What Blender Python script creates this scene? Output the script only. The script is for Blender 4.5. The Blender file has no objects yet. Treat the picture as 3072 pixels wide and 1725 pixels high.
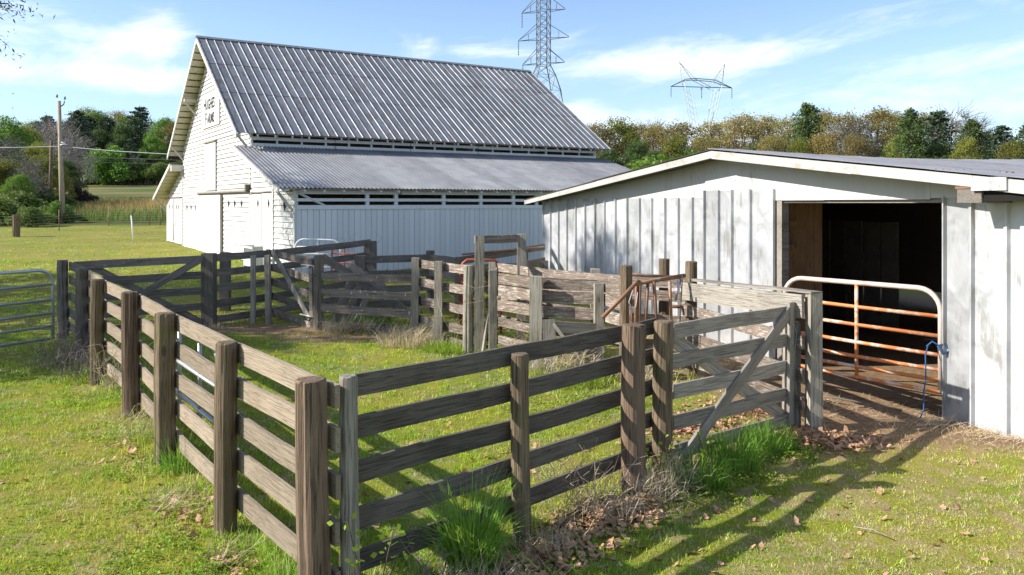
import bpy, bmesh, math, random
import numpy as np
from mathutils import Vector, Matrix, noise as mnoise

R = math.radians
scene = bpy.context.scene
COL = scene.collection

# ------------------------------------------------------------------ camera
cam_d = bpy.data.cameras.new('camera'); cam = bpy.data.objects.new('camera', cam_d); COL.objects.link(cam)
cam.location = (0, 0, 2.7); cam.rotation_euler = (R(90), 0, 0)
cam_d.sensor_width = 36; cam_d.lens = 28.65; cam_d.shift_y = -0.0827
cam_d.clip_start = 0.1; cam_d.clip_end = 3000
scene.camera = cam

# ------------------------------------------------------------------ node helper
class NT:
    def __init__(s, nt): s.nt = nt
    def n(s, t, **k):
        nd = s.nt.nodes.new('ShaderNode' + t)
        for a, b in k.items():
            if a == 'ins':
                for i, v in b.items():
                    if isinstance(v, bpy.types.NodeSocket): s.nt.links.new(v, nd.inputs[i])
                    else: nd.inputs[i].default_value = v
            else: setattr(nd, a, b)
        return nd
    def math(s, op, a, b=None, c=None, clamp=False):
        i = {0: a}
        if b is not None: i[1] = b
        if c is not None: i[2] = c
        return s.n('Math', operation=op, use_clamp=clamp, ins=i).outputs[0]
    def vmath(s, op, a, b=None):
        i = {0: a}
        if b is not None: i[1] = b
        return s.n('VectorMath', operation=op, ins=i).outputs[0]
    def mix(s, f, a, b, mode='MIX'):
        m = s.n('Mix', data_type='RGBA', blend_type=mode, clamp_factor=True)
        for k, v in ((0, f), (6, a), (7, b)):
            if isinstance(v, bpy.types.NodeSocket): s.nt.links.new(v, m.inputs[k])
            else: m.inputs[k].default_value = v if k == 0 else (tuple(v) + (1,) if len(v) == 3 else v)
        return m.outputs[2]
    def noise(s, vec, scale=5, detail=4, rough=.55, dist=0, out=0):
        return s.n('TexNoise', ins={'Vector': vec, 'Scale': scale, 'Detail': detail, 'Roughness': rough, 'Distortion': dist}).outputs[out]
    def ss(s, v, lo, hi, a=0., b=1.):
        return s.n('MapRange', interpolation_type='SMOOTHSTEP', ins={0: v, 1: lo, 2: hi, 3: a, 4: b}).outputs[0]
    def scale(s, vec, sc):
        return s.vmath('MULTIPLY', vec, sc)
    def xyz(s, vec): return s.n('SeparateXYZ', ins={0: vec}).outputs

# ------------------------------------------------------------------ world: sky with thin clouds
SUN_EL, SUN_AZ = R(32.5), math.atan2(-.99, -.125)     # azimuth measured from +Y towards +X
w = bpy.data.worlds.new('World'); scene.world = w; w.use_nodes = True
W = NT(w.node_tree); w.node_tree.nodes.clear()
sky = W.n('TexSky', sky_type='NISHITA', sun_disc=False, sun_elevation=SUN_EL, sun_rotation=SUN_AZ, altitude=200, air_density=1.0, dust_density=.6, ozone_density=2.2)
tc = W.n('TexCoord').outputs['Generated']
sx, sy, sz = W.xyz(tc)
az = W.math('ARCTAN2', sx, sy)
el = W.math('ARCSINE', sz)
def blob(a, e, ra, re, k):
    da = W.math('DIVIDE', W.math('SUBTRACT', az, R(a)), R(ra))
    de = W.math('DIVIDE', W.math('SUBTRACT', el, R(e)), R(re))
    q = W.math('ADD', W.math('MULTIPLY', da, da), W.math('MULTIPLY', de, de))
    return W.math('MULTIPLY', W.math('EXPONENT', W.math('MULTIPLY', q, -1.)), k)
cv = W.n('CombineXYZ', ins={0: W.math('MULTIPLY', az, 5.), 1: W.math('MULTIPLY', W.math('ADD', el, W.math('MULTIPLY', az, -.10)), 17.), 2: 3.7}).outputs[0]
n1 = W.noise(cv, .9, 7, .6, .9)
n2 = W.noise(cv, 3.2, 6, .62, .6)
nn = W.math('ADD', W.math('MULTIPLY', n1, .7), W.math('MULTIPLY', n2, .3))
env = None
for b in ((-27.5, 10.0, 6.5, 1.8, .17), (-34, 12.2, 4.5, 1.5, .2), (-27, 7.8, 13, .9, .24), (-23.4, 11.0, 2.2, 2.2, .17), (10.5, 9.6, 7.5, 1.3, .26), (3, 6.6, 5, 1.2, .16), (20, 5., 16, 2.2, .19), (30, 9, 12, 2.5, .13), (-1.5, 10.4, 4, .5, .13), (-3, 10.3, 7, 1.2, .08), (5, 4.2, 12, 1.8, .15)):
    q = blob(*b); env = q if env is None else W.math('ADD', env, q)
# elsewhere in the sky: the same sparse cirrus
far = W.math('MULTIPLY', W.ss(W.math('ABSOLUTE', az), R(38), R(60)), .12)
env = W.math('ADD', env, far)
cl = W.ss(W.math('ADD', nn, env), .54, .92)
cl = W.math('MULTIPLY', cl, W.ss(el, R(-2), R(3)))
hz = W.ss(el, R(17), R(-1), .0, .6)
skc = W.mix(1., sky.outputs[0], (1.36, 1.36, 1.46), 'MULTIPLY')
c1 = W.mix(hz, skc, (3.9, 5.9, 8.0))
c2 = W.mix(W.math('MULTIPLY', cl, .9), c1, (9.2, 9.4, 9.6))
bg = W.n('Background', ins={'Color': c2, 'Strength': .088})
wo = W.n('OutputWorld', ins={'Surface': bg.outputs[0]})

sd = bpy.data.lights.new('sun', 'SUN'); sun = bpy.data.objects.new('sun', sd); COL.objects.link(sun)
sd.energy = 4.95; sd.angle = R(.5); sd.color = (1., .945, .86)
sv = Vector((-.992 * math.cos(SUN_EL), -.125 * math.cos(SUN_EL), math.sin(SUN_EL)))
sun.rotation_euler = sv.to_track_quat('Z', 'Y').to_euler(); sun.location = (-30, -10, 30)

scene.view_settings.view_transform = 'Standard'; scene.view_settings.look = 'None'
scene.view_settings.exposure = 0.78; scene.view_settings.gamma = 1; scene.view_settings.use_curve_mapping = False
scene.render.engine = 'CYCLES'
scene.cycles.max_bounces = 6; scene.cycles.transparent_max_bounces = 4

# ------------------------------------------------------------------ terrain function
def sstep(x, a, b):
    t = np.clip((np.asarray(x, float) - a) / (b - a), 0, 1); return t * t * (3 - 2 * t)
_yk = [0, 18, 20, 23, 26, 45, 48, 55, 60, 70, 100, 130, 180, 205, 240, 400, 2000]
_zk = [0, 0, .08, .36, .54, .66, .78, 1.0, 1.2, 1.7, 2.7, 4.4, 7.5, 9.5, 17, 20, 20]
def T(x, y):
    x = np.asarray(x, float); y = np.asarray(y, float)
    h = np.interp(y, _yk, _zk)
    left = sstep(-x + .12 * y, -12, 14)
    low = np.minimum(h, .66) + (h - np.minimum(h, .66)) * .22
    h = left * h + (1 - left) * low
    h = h * (1 - .9 * sstep(x, 1., 4.5) * sstep(y, 34, 27))
    h = h + .02 * np.sin(x * .9 + 1.3) * np.cos(y * .7) * sstep(y, 2, 12) + .012 * np.sin(x * 2.3 + y * 1.7)
    return h
def t1(x, y): return float(T(x, y))

# ------------------------------------------------------------------ materials
MATS = {}
def newmat(name):
    m = bpy.data.materials.new(name); m.use_nodes = True; m.node_tree.nodes.clear(); MATS[name] = m
    return m, NT(m.node_tree)
def finish(N, col, rough=.8, metal=0., bump=None, bstr=.3, bdist=.01, spec=.3, trans=None, sub=None):
    p = N.n('BsdfPrincipled')
    for k, v in (('Base Color', col), ('Roughness', rough), ('Metallic', metal), ('Specular IOR Level', spec)):
        if isinstance(v, bpy.types.NodeSocket): N.nt.links.new(v, p.inputs[k])
        else: p.inputs[k].default_value = v if not isinstance(v, tuple) else (v + (1,) if len(v) == 3 else v)
    if bump is not None:
        b = N.n('Bump', ins={'Height': bump, 'Strength': bstr, 'Distance': bdist}); N.nt.links.new(b.outputs[0], p.inputs['Normal'])
    sh = p.outputs[0]
    if trans:
        t = N.n('BsdfTranslucent'); N.nt.links.new(col, t.inputs[0]) if isinstance(col, bpy.types.NodeSocket) else None
        mx = N.n('MixShader', ins={0: trans, 1: sh, 2: t.outputs[0]}); sh = mx.outputs[0]
    N.n('OutputMaterial', ins={'Surface': sh})

def wood(name, ca, cb, dark, along=0, lich=0., green=0., pale=0., dk=.5, gs=1., stain=.35):
    """weathered timber; 'along' = local axis of the grain"""
    m, N = newmat(name)
    oi = N.n('ObjectInfo'); rnd = oi.outputs['Random']
    oc = N.n('TexCoord').outputs['Object']
    off = N.n('CombineXYZ', ins={0: N.math('MULTIPLY', rnd, 37.), 1: N.math('MULTIPLY', rnd, 91.), 2: N.math('MULTIPLY', rnd, 53.)}).outputs[0]
    v = N.vmath('ADD', oc, off)
    sc = [22. * gs] * 3; sc[along] = .55 * gs
    sf = [75. * gs] * 3; sf[along] = 1.3 * gs
    g1 = N.noise(N.scale(v, tuple(sc)), 1., 6, .6, .5)
    g2 = N.noise(N.scale(v, tuple(sf)), 1., 4, .6, .3)
    big = N.noise(v, 1.6, 4, .6)
    col = N.mix(N.ss(g1, .3, .72), ca, cb)
    col = N.mix(N.math('MULTIPLY', N.ss(big, .45, .75), stain), col, dark)
    crack = N.math('ADD', N.ss(g2, .46, .34), N.ss(g1, .42, .33), clamp=True)
    kn = N.n('TexVoronoi', feature='F1', ins={'Vector': N.scale(v, tuple([3.2 if i != along else 1.3 for i in range(3)])), 'Scale': 1.}).outputs['Distance']
    crack = N.math('ADD', crack, N.ss(kn, .10, .05), clamp=True)
    col = N.mix(N.math('MULTIPLY', crack, dk), col, dark)
    if pale:
        pn = N.noise(N.scale(v, tuple([26. if i != along else 5. for i in range(3)])), 1., 7, .75, .5)
        col = N.mix(N.math('MULTIPLY', N.ss(pn, .50, .62), pale), col, (.50, .455, .40))
    if green:
        gn = N.noise(v, 2.3, 5, .65)
        col = N.mix(N.math('MULTIPLY', N.ss(gn, .52, .72), green), col, (.13, .14, .045))
    if lich:
        ln = N.noise(v, 13., 3, .5, .2)
        col = N.mix(N.math('MULTIPLY', N.ss(ln, .64, .68), lich), col, (.52, .53, .47))
    vr = N.math('ADD', .78, N.math('MULTIPLY', rnd, .42))
    col = N.mix(1., col, N.n('CombineColor', ins={0: vr, 1: vr, 2: vr}).outputs[0], 'MULTIPLY')
    h = N.math('ADD', N.math('MULTIPLY', g1, .6), N.math('MULTIPLY', g2, .6))
    h = N.math('SUBTRACT', h, N.math('MULTIPLY', crack, .55))
    finish(N, col, .85, bump=h, bstr=.8, bdist=.014, spec=.12)
    return m

# fence boards: sunlit tan on the left; front copy has shade in its colour
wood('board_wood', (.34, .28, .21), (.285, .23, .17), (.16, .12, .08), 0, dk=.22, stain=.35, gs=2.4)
wood('frontboard_shaded_wood', (.185, .165, .14), (.14, .122, .10), (.055, .045, .037), 0, dk=.4, stain=.5, gs=2.4)
wood('thinpost_wood', (.30, .275, .235), (.20, .18, .15), (.06, .05, .04), 2, dk=.6, gs=1.5)
wood('post_wood', (.235, .18, .118), (.13, .095, .062), (.03, .022, .016), 2, green=.35, dk=.75, gs=1.4)
wood('redpost_wood', (.25, .18, .125), (.135, .093, .065), (.03, .02, .015), 2, dk=.75, gs=1.4)
wood('dark_wood', (.24, .215, .185), (.165, .145, .125), (.05, .042, .036), 0, lich=.2, dk=.55, gs=1.5)
wood('darkpost_wood', (.23, .20, .165), (.15, .13, .105), (.04, .034, .028), 2, dk=.7, gs=1.3)
wood('grey_wood', (.38, .35, .30), (.29, .26, .22), (.09, .075, .06), 0, dk=.45, gs=1.8)
wood('greypost_wood', (.45, .41, .34), (.32, .285, .225), (.08, .066, .05), 2, green=.2, dk=.65, gs=1.4)
wood('chute_wood', (.29, .23, .185), (.17, .128, .10), (.05, .036, .028), 0, lich=.2, pale=.75, dk=.6, gs=1.6)
wood('lichen_wood', (.27, .23, .19), (.165, .135, .11), (.05, .038, .03), 0, lich=.9, dk=.6)
wood('pole_wood', (.42, .35, .27), (.30, .235, .17), (.12, .09, .07), 2, dk=.4, gs=.5)
wood('brownpanel_wood', (.52, .36, .22), (.38, .24, .14), (.05, .03, .02), 2, dk=.4)

def paint(name, base, peel=.25, dirt=.2, along=2, under=(.22, .2, .18), peel_t=.66, rough=.65, scale=7., vary=.10, bstr=.15):
    m, N = newmat(name)
    rnd = N.n('ObjectInfo').outputs['Random']; oc = N.n('TexCoord').outputs['Object']
    sc = [1., 1., 1.]; sc[along] = .35
    v = N.scale(oc, tuple(sc))
    pn = N.noise(v, scale, 8, .68, .4)
    reg = N.noise(oc, .55, 3, .5)
    pk = N.math('ADD', pn, N.math('MULTIPLY', N.math('SUBTRACT', reg, .5), .55))
    peelm = N.math('MULTIPLY', N.ss(pk, peel_t, peel_t + .03), peel, clamp=True)
    sc2 = [5., 5., 5.]; sc2[along] = .5
    st = N.noise(N.scale(oc, tuple(sc2)), 1., 5, .6)
    col = N.mix(N.math('MULTIPLY', N.ss(st, .45, .8), dirt), base, tuple(b * .62 for b in base))
    col = N.mix(peelm, col, under)
    vr = N.math('ADD', 1 - vary, N.math('MULTIPLY', rnd, vary))
    col = N.mix(1., col, N.n('CombineColor', ins={0: vr, 1: vr, 2: vr}).outputs[0], 'MULTIPLY')
    finish(N, col, rough, bump=N.math('ADD', N.math('MULTIPLY', pn, .5), N.math('MULTIPLY', st, .5)), bstr=bstr, bdist=.008, spec=.3)
    return m
paint('white_paint', (.55, .545, .53), peel=.7, dirt=.25, along=1, peel_t=.74)
paint('side_paint', (.66, .68, .70), peel=.9, dirt=.3, along=2, peel_t=.655, scale=9.)
paint('trim_paint', (.60, .585, .55), peel=.6, dirt=.3, along=1, peel_t=.70)
paint('shed_trim', (.44, .435, .41), peel=.8, dirt=.5, along=1, peel_t=.585, under=(.36, .31, .23), scale=12.)
paint('soffit_paint', (.64, .60, .49), peel=.8, dirt=.5, along=0, peel_t=.66, under=(.16, .12, .08))
paint('board_white', (.55, .55, .54), peel=.6, dirt=.4, along=2, peel_t=.66)
paint('sign_paint', (.80, .80, .78), peel=0, dirt=.05, along=2)

def metal(name, ca, cb, rust=(.18, .07, .04), ra=.3, rt=.66, met=.5, rough=.5, along=1, dent=.0, scale=1.5, dark=None):
    m, N = newmat(name)
    rnd = N.n('ObjectInfo').outputs['Random']; geo = N.n('NewGeometry').outputs['Position']
    oc = N.n('TexCoord').outputs['Object']
    off = N.n('CombineXYZ', ins={0: N.math('MULTIPLY', rnd, 17.), 1: N.math('MULTIPLY', rnd, 31.), 2: 0.}).outputs[0]
    v = N.vmath('ADD', oc, off)
    n1 = N.noise(v, scale, 6, .6, .5)
    sc = [7.] * 3; sc[along] = 1.3
    n2 = N.noise(N.scale(v, tuple(sc)), 1., 7, .7, .3)
    col = N.mix(N.ss(n1, .3, .72), ca, cb)
    col = N.mix(N.math('MULTIPLY', N.ss(N.math('ADD', N.math('MULTIPLY', n1, .4), N.math('MULTIPLY', n2, .6)), rt - .08, rt), ra), col, rust)
    vr = N.math('ADD', .85, N.math('MULTIPLY', rnd, .3))
    col = N.mix(1., col, N.n('CombineColor', ins={0: vr, 1: vr, 2: vr}).outputs[0], 'MULTIPLY')
    h = N.noise(v, 2.2, 2, .4, .6)
    finish(N, col, N.ss(n2, .2, .8, rough - .08, rough + .15), met, bump=h, bstr=dent, bdist=.06, spec=.4)
    return m
metal('roof_metal', (.165, .175, .185), (.265, .27, .28), rust=(.125, .105, .095), ra=.75, rt=.585, met=.25, rough=.48, dent=.45)
metal('leanto_metal', (.18, .185, .195), (.255, .258, .262), rust=(.25, .17, .13), ra=.25, rt=.66, met=.15, rough=.5, dent=.05)
metal('shed_metal', (.53, .535, .54), (.40, .41, .42), rust=(.25, .24, .215), ra=.7, rt=.61, met=.30, rough=.40, along=2, dent=1., scale=1.3)
metal('shedroof_metal', (.27, .275, .285), (.38, .38, .38), rust=(.27, .13, .11), ra=.6, rt=.60, met=.3, rough=.5, along=1, dent=.15)
metal('galv_metal', (.40, .42, .44), (.50, .52, .54), rust=(.2, .2, .2), ra=.2, met=.55, rough=.4)
metal('orange_metal', (.52, .17, .055), (.60, .21, .06), rust=(.62, .55, .48), ra=.75, rt=.57, met=.05, rough=.5, scale=3.)
metal('pale_tube_metal', (.66, .56, .50), (.58, .40, .32), rust=(.42, .16, .08), ra=.5, rt=.6, met=.05, rough=.45, scale=3.)
metal('rust_metal', (.19, .095, .055), (.29, .16, .09), rust=(.33, .34, .36), ra=.6, rt=.6, met=.2, rough=.6)
metal('red_metal', (.38, .09, .06), (.48, .15, .10), rust=(.2, .09, .06), ra=.6, met=.05, rough=.5)
metal('steel_lattice', (.10, .12, .13), (.15, .17, .18), rust=(.1, .1, .1), ra=.1, met=.2, rough=.6)
metal('pale_lattice', (.40, .42, .42), (.50, .52, .52), rust=(.3, .3, .3), ra=.1, met=.2, rough=.6)
metal('door_metal', (.60, .60, .59), (.55, .55, .54), rust=(.55, .5, .42), ra=.3, rt=.68, met=.05, rough=.5, along=2)

def plain(name, c, rough=.8, metal_=0., trans=None):
    m, N = newmat(name); finish(N, c, rough, metal_, spec=.2); return m
plain('black', (.012, .011, .010)); plain('dark_interior', (.36, .29, .235)); plain('letter_black', (.03, .03, .035))
plain('rope_blue', (.03, .09, .20)); plain('heart_red', (.45, .03, .04)); plain('insulator', (.18, .2, .22), .3); plain('wire_dark', (.06, .06, .065))
plain('wire_light', (.45, .46, .48)); plain('lamp_glass', (.45, .45, .42), .2); plain('stake_white', (.72, .72, .70))
plain('concrete', (.35, .33, .3))

def ground_color(N, pos):
    x, y, z = N.xyz(pos)
    p2 = N.n('CombineXYZ', ins={0: x, 1: y, 2: 0.}).outputs[0]
    nA = N.noise(p2, .35, 4, .6)
    nB = N.noise(p2, 1.7, 5, .65)
    nC = N.noise(p2, 9., 5, .7)
    nD = N.noise(p2, 34., 3, .7)
    g = N.mix(N.ss(nB, .35, .65), (.31, .335, .035), (.17, .265, .03))
    g = N.mix(N.ss(nA, .42, .62), g, (.36, .34, .06))
    g = N.mix(N.math('MULTIPLY', N.ss(N.math('ADD', N.math('MULTIPLY', nB, .5), N.math('MULTIPLY', nC, .5)), .50, .59), .75), g, (.44, .36, .18))
    g = N.mix(N.math('MULTIPLY', N.ss(nD, .52, .7), .35), g, (.40, .35, .17))
    # right foreground is drier than the left
    dry = N.math('MULTIPLY', N.ss(N.math('SUBTRACT', x, N.math('MULTIPLY', y, -.1)), 1.2, 3.2), N.ss(y, 13., 9.))
    nE = N.noise(p2, 3.6, 6, .72)
    g = N.mix(N.math('MULTIPLY', dry, N.ss(nE, .46, .58, .05, .85)), g, (.44, .35, .18))
    g = N.mix(N.ss(nE, .58, .68, 0., .5), g, (.46, .38, .20))
    # bare earth: (x, y, radius, strength)
    dirt = None
    for (cx, cy, rx, ry, k) in ((4.7, 10.4, 1.1, 1.2, .75), (4.2, 12.2, 1.2, 2.4, 1.1), (-5.2, 17.4, 2.3, .8, 1.0), (-3.2, 16.2, 1.8, .5, .9), (1.9, 8.9, 1.4, 1.2, .4), (-20, 49, 14, 2.2, .55), (-30, 41, 12, 2.0, .5), (6.2, 9.1, .8, .4, .8), (8, 18, 6, 7, 1.6)):
        dx = N.math('DIVIDE', N.math('SUBTRACT', x, cx), rx); dy = N.math('DIVIDE', N.math('SUBTRACT', y, cy), ry)
        q = N.math('MULTIPLY', N.math('EXPONENT', N.math('MULTIPLY', N.math('ADD', N.math('MULTIPLY', dx, dx), N.math('MULTIPLY', dy, dy)), -1.)), k)
        dirt = q if dirt is None else N.math('ADD', dirt, q)
    dm = N.ss(N.math('ADD', dirt, N.math('MULTIPLY', N.math('SUBTRACT', nC, .5), 1.3)), .35, .8)
    g = N.mix(dm, g, N.mix(N.ss(nC, .4, .65), (.33, .215, .13), (.45, .33, .21)))
    # far lawn streaks
    st = N.noise(N.n('CombineXYZ', ins={0: N.math('MULTIPLY', x, .12), 1: N.math('MULTIPLY', y, .7), 2: 0.}).outputs[0], 1., 5, .6)
    g = N.mix(N.math('MULTIPLY', N.ss(y, 24., 34.), N.ss(st, .5, .66, 0., .55)), g, (.33, .28, .12))
    # fields beyond the wire fence
    wob = N.math('ADD', y, N.math('MULTIPLY', N.math('SUBTRACT', N.noise(p2, .12, 3, .5), .5), 14.))
    g = N.mix(N.ss(wob, 56., 59.), g, N.mix(N.ss(nB, .4, .6), (.09, .12, .03), (.14, .16, .045)))
    g = N.mix(N.ss(wob, 66., 74.), g, N.mix(N.ss(nC, .35, .65), (.34, .22, .11), (.22, .17, .07)))
    g = N.mix(N.ss(wob, 98., 103.), g, (.075, .12, .03))
    fs = N.noise(N.n('CombineXYZ', ins={0: N.math('MULTIPLY', x, .03), 1: N.math('MULTIPLY', y, .17), 2: 0.}).outputs[0], 1., 5, .6)
    g = N.mix(N.ss(wob, 112., 122.), g, N.mix(N.ss(fs, .4, .6), (.12, .17, .045), (.27, .235, .11)))
    return g, nC, nD
m, N = newmat('ground_earth')
pos = N.n('NewGeometry').outputs['Position']
g, nC, nD = ground_color(N, pos)
g = N.mix(1., g, (.66, .64, .60), 'MULTIPLY')
finish(N, g, .95, bump=N.math('ADD', nD, nC), bstr=.7, bdist=.03, spec=.1)
m, N = newmat('grass_blade')
pos = N.n('NewGeometry').outputs['Position']
g, nC, nD = ground_color(N, pos)
g = N.mix(1., g, (1., 1., .9), 'MULTIPLY'); at = N.n('Attribute', attribute_name='tint', attribute_type='GEOMETRY')
g = N.mix(1., g, at.outputs['Color'], 'MULTIPLY')
g = N.mix(1., g, (1.6, 1.6, 1.45), 'MULTIPLY')
finish(N, g, .6, trans=.35, spec=.2)
def leafy(name, ca, cb, cc=None, trans=.35, sc=.6, vary=.25):
    m, N = newmat(name)
    oi = N.n('ObjectInfo'); rnd = oi.outputs['Random']
    oc = N.n('TexCoord').outputs['Object']
    off = N.n('CombineXYZ', ins={0: N.math('MULTIPLY', rnd, 37.), 1: N.math('MULTIPLY', rnd, 91.), 2: 0.}).outputs[0]
    v = N.vmath('ADD', oc, off)
    n1 = N.noise(v, sc, 3, .5); n2 = N.noise(v, sc * 9, 2, .6)
    col = N.mix(N.ss(n1, .35, .65), ca, cb)
    if cc: col = N.mix(N.ss(n2, .5, .72), col, cc)
    vr = N.math('ADD', 1 - vary, N.math('MULTIPLY', rnd, 2 * vary))
    vg = N.math('MULTIPLY', vr, N.math('ADD', .94, N.math('MULTIPLY', N.math('FRACT', N.math('MULTIPLY', rnd, 7.3)), .12)))
    col = N.mix(1., col, N.n('CombineColor', ins={0: vr, 1: vg, 2: vr}).outputs[0], 'MULTIPLY')
    finish(N, col, .6, trans=trans, spec=.2)
leafy('leaf_gold', (.29, .225, .07), (.22, .20, .055), (.36, .30, .11))
leafy('leaf_olive', (.23, .25, .04), (.15, .18, .03), (.34, .32, .07))
leafy('leaf_green', (.17, .30, .04), (.11, .21, .03), (.26, .40, .07))
leafy('leaf_pine', (.06, .09, .05), (.04, .065, .035), (.09, .13, .06), trans=.15, vary=.15)
leafy('leaf_mid', (.10, .15, .045), (.065, .105, .035), (.16, .22, .06))
leafy('leaf_brush', (.17, .22, .05), (.11, .16, .04), (.27, .32, .09))
leafy('leaf_purple', (.06, .04, .04), (.045, .035, .03), (.09, .06, .05))
leafy('twig_grey', (.24, .22, .19), (.18, .16, .14), trans=.0)
leafy('bark', (.16, .13, .10), (.10, .08, .065), trans=.0)
leafy('tuft_green', (.15, .32, .035), (.22, .38, .05), (.34, .44, .11), sc=3., vary=.1)
leafy('clover', (.20, .32, .03), (.27, .37, .045), (.36, .42, .09), sc=5., vary=.1)
leafy('dead_weed', (.50, .42, .28), (.40, .32, .20), trans=.1, sc=3.)
leafy('dead_weed_grey', (.22, .185, .17), (.17, .14, .13), trans=.1, sc=3.)
leafy('leaf_litter_brown', (.55, .33, .19), (.38, .21, .12), (.66, .50, .34), trans=.15, sc=8., vary=.1)

# ------------------------------------------------------------------ object helpers
def link(o): COL.objects.link(o); return o
def thing(name, label, cat, loc=(0, 0, 0), rz=0., group=None):
    o = bpy.data.objects.new(name, None); link(o); o.location = loc; o.rotation_euler = (0, 0, rz)
    o.empty_display_size = .3
    o['label'] = label; o['category'] = cat
    if group: o['group'] = group
    return o
def rootM(o): return Matrix.Translation(o.location) @ o.rotation_euler.to_matrix().to_4x4()
def mesh(name, vs, fs, mat, smooth=False):
    me = bpy.data.meshes.new(name); me.from_pydata([tuple(v) for v in vs], [], fs); me.update()
    me.materials.append(MATS[mat])
    if smooth: me.shade_smooth()
    return me
def place(name, me, parent=None, M=None, world=False, label=None):
    o = bpy.data.objects.new(name, me); link(o)
    M = M or Matrix.Identity(4)
    if parent is not None:
        o.parent = parent
        if world:
            chain = rootM(parent) if parent.parent is None else rootM(parent.parent) @ parent.matrix_basis
            M = chain.inverted() @ M
    o.matrix_basis = M
    if label: o['label'] = label
    return o
def structure(name, me):
    o = place(name, me); o['kind'] = 'structure'; return o
rng = random.Random(7)

def box_geo(x0, x1, y0, y1, z0, z1):
    vs = [(x0, y0, z0), (x1, y0, z0), (x1, y1, z0), (x0, y1, z0), (x0, y0, z1), (x1, y0, z1), (x1, y1, z1), (x0, y1, z1)]
    fs = [(0, 3, 2, 1), (4, 5, 6, 7), (0, 1, 5, 4), (1, 2, 6, 5), (2, 3, 7, 6), (3, 0, 4, 7)]
    return vs, fs
def join_geo(parts):
    V, Fc = [], []
    for vs, fs in parts:
        k = len(V); V += list(vs); Fc += [tuple(i + k for i in f) for f in fs]
    return V, Fc
def bx(name, par, mat, x0, x1, y0, y1, z0, z1, label=None):
    """box in the parent's own frame"""
    if x0 > x1: x0, x1 = x1, x0
    if y0 > y1: y0, y1 = y1, y0
    if z0 > z1: z0, z1 = z1, z0
    cx, cy, cz = (x0 + x1) / 2, (y0 + y1) / 2, (z0 + z1) / 2
    vs, fs = box_geo(x0 - cx, x1 - cx, y0 - cy, y1 - cy, z0 - cz, z1 - cz)
    return place(name, mesh(name, vs, fs, mat), par, Matrix.Translation((cx, cy, cz)), label=label)
def poly_prism(pts, a, b, axis):
    """extrude 2-D polygon pts between a and b along axis (0,1,2)"""
    n = len(pts); V = []
    for c in (a, b):
        for p in pts:
            q = list(p); q.insert(axis, c); V.append(tuple(q))
    Fc = [tuple(range(n)), tuple(range(2 * n - 1, n - 1, -1))]
    for i in range(n): Fc.append((i, i + n, (i + 1) % n + n, (i + 1) % n))
    return V, Fc
def frame(p0, p1, up=(0, 0, 1)):
    """matrix: local x along p0->p1, local z = up-ish"""
    p0, p1 = Vector(p0), Vector(p1); x = (p1 - p0).normalized(); u = Vector(up)
    y = u.cross(x).normalized(); z = x.cross(y).normalized()
    return Matrix((( x.x, y.x, z.x, p0.x), (x.y, y.y, z.y, p0.y), (x.z, y.z, z.z, p0.z), (0, 0, 0, 1)))
def plank_mesh(L, wd, th, mat, seg=4, wob=.006, bow=0., rough_end=True):
    V, Fc = [], []
    ph = rng.uniform(0, 9); s0 = rng.uniform(-1, 1)
    for i in range(seg + 1):
        t = i / seg; x = t * L
        if i == 0: x -= rng.uniform(0, .02) if rough_end else 0
        if i == seg: x += rng.uniform(0, .02) if rough_end else 0
        oz = bow * math.sin(math.pi * t) + rng.uniform(-wob, wob) * (0 < i < seg)
        oy = wob * math.sin(ph + t * 4)
        a = rng.uniform(-wob, wob) * .7; b = rng.uniform(-wob, wob) * .7
        V += [(x, oy - th / 2, oz - wd / 2 + a), (x, oy + th / 2, oz - wd / 2 + a), (x, oy + th / 2, oz + wd / 2 + b), (x, oy - th / 2, oz + wd / 2 + b)]
    for i in range(seg):
        k = i * 4
        for j in range(4): Fc.append((k + j, k + (j + 1) % 4, k + 4 + (j + 1) % 4, k + 4 + j))
    Fc.append((3, 2, 1, 0)); k = seg * 4; Fc.append((k, k + 1, k + 2, k + 3))
    return mesh('plank', V, Fc, mat)
def plank(name, par, mat, p0, p1, wd=.15, th=.035, up=(0, 0, 1), seg=4, wob=.006, bow=0., label=None):
    L = (Vector(p1) - Vector(p0)).length
    me = plank_mesh(L, wd, th, mat, seg, wob, bow)
    return place(name, me, par, frame(p0, p1, up), world=True, label=label)
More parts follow.
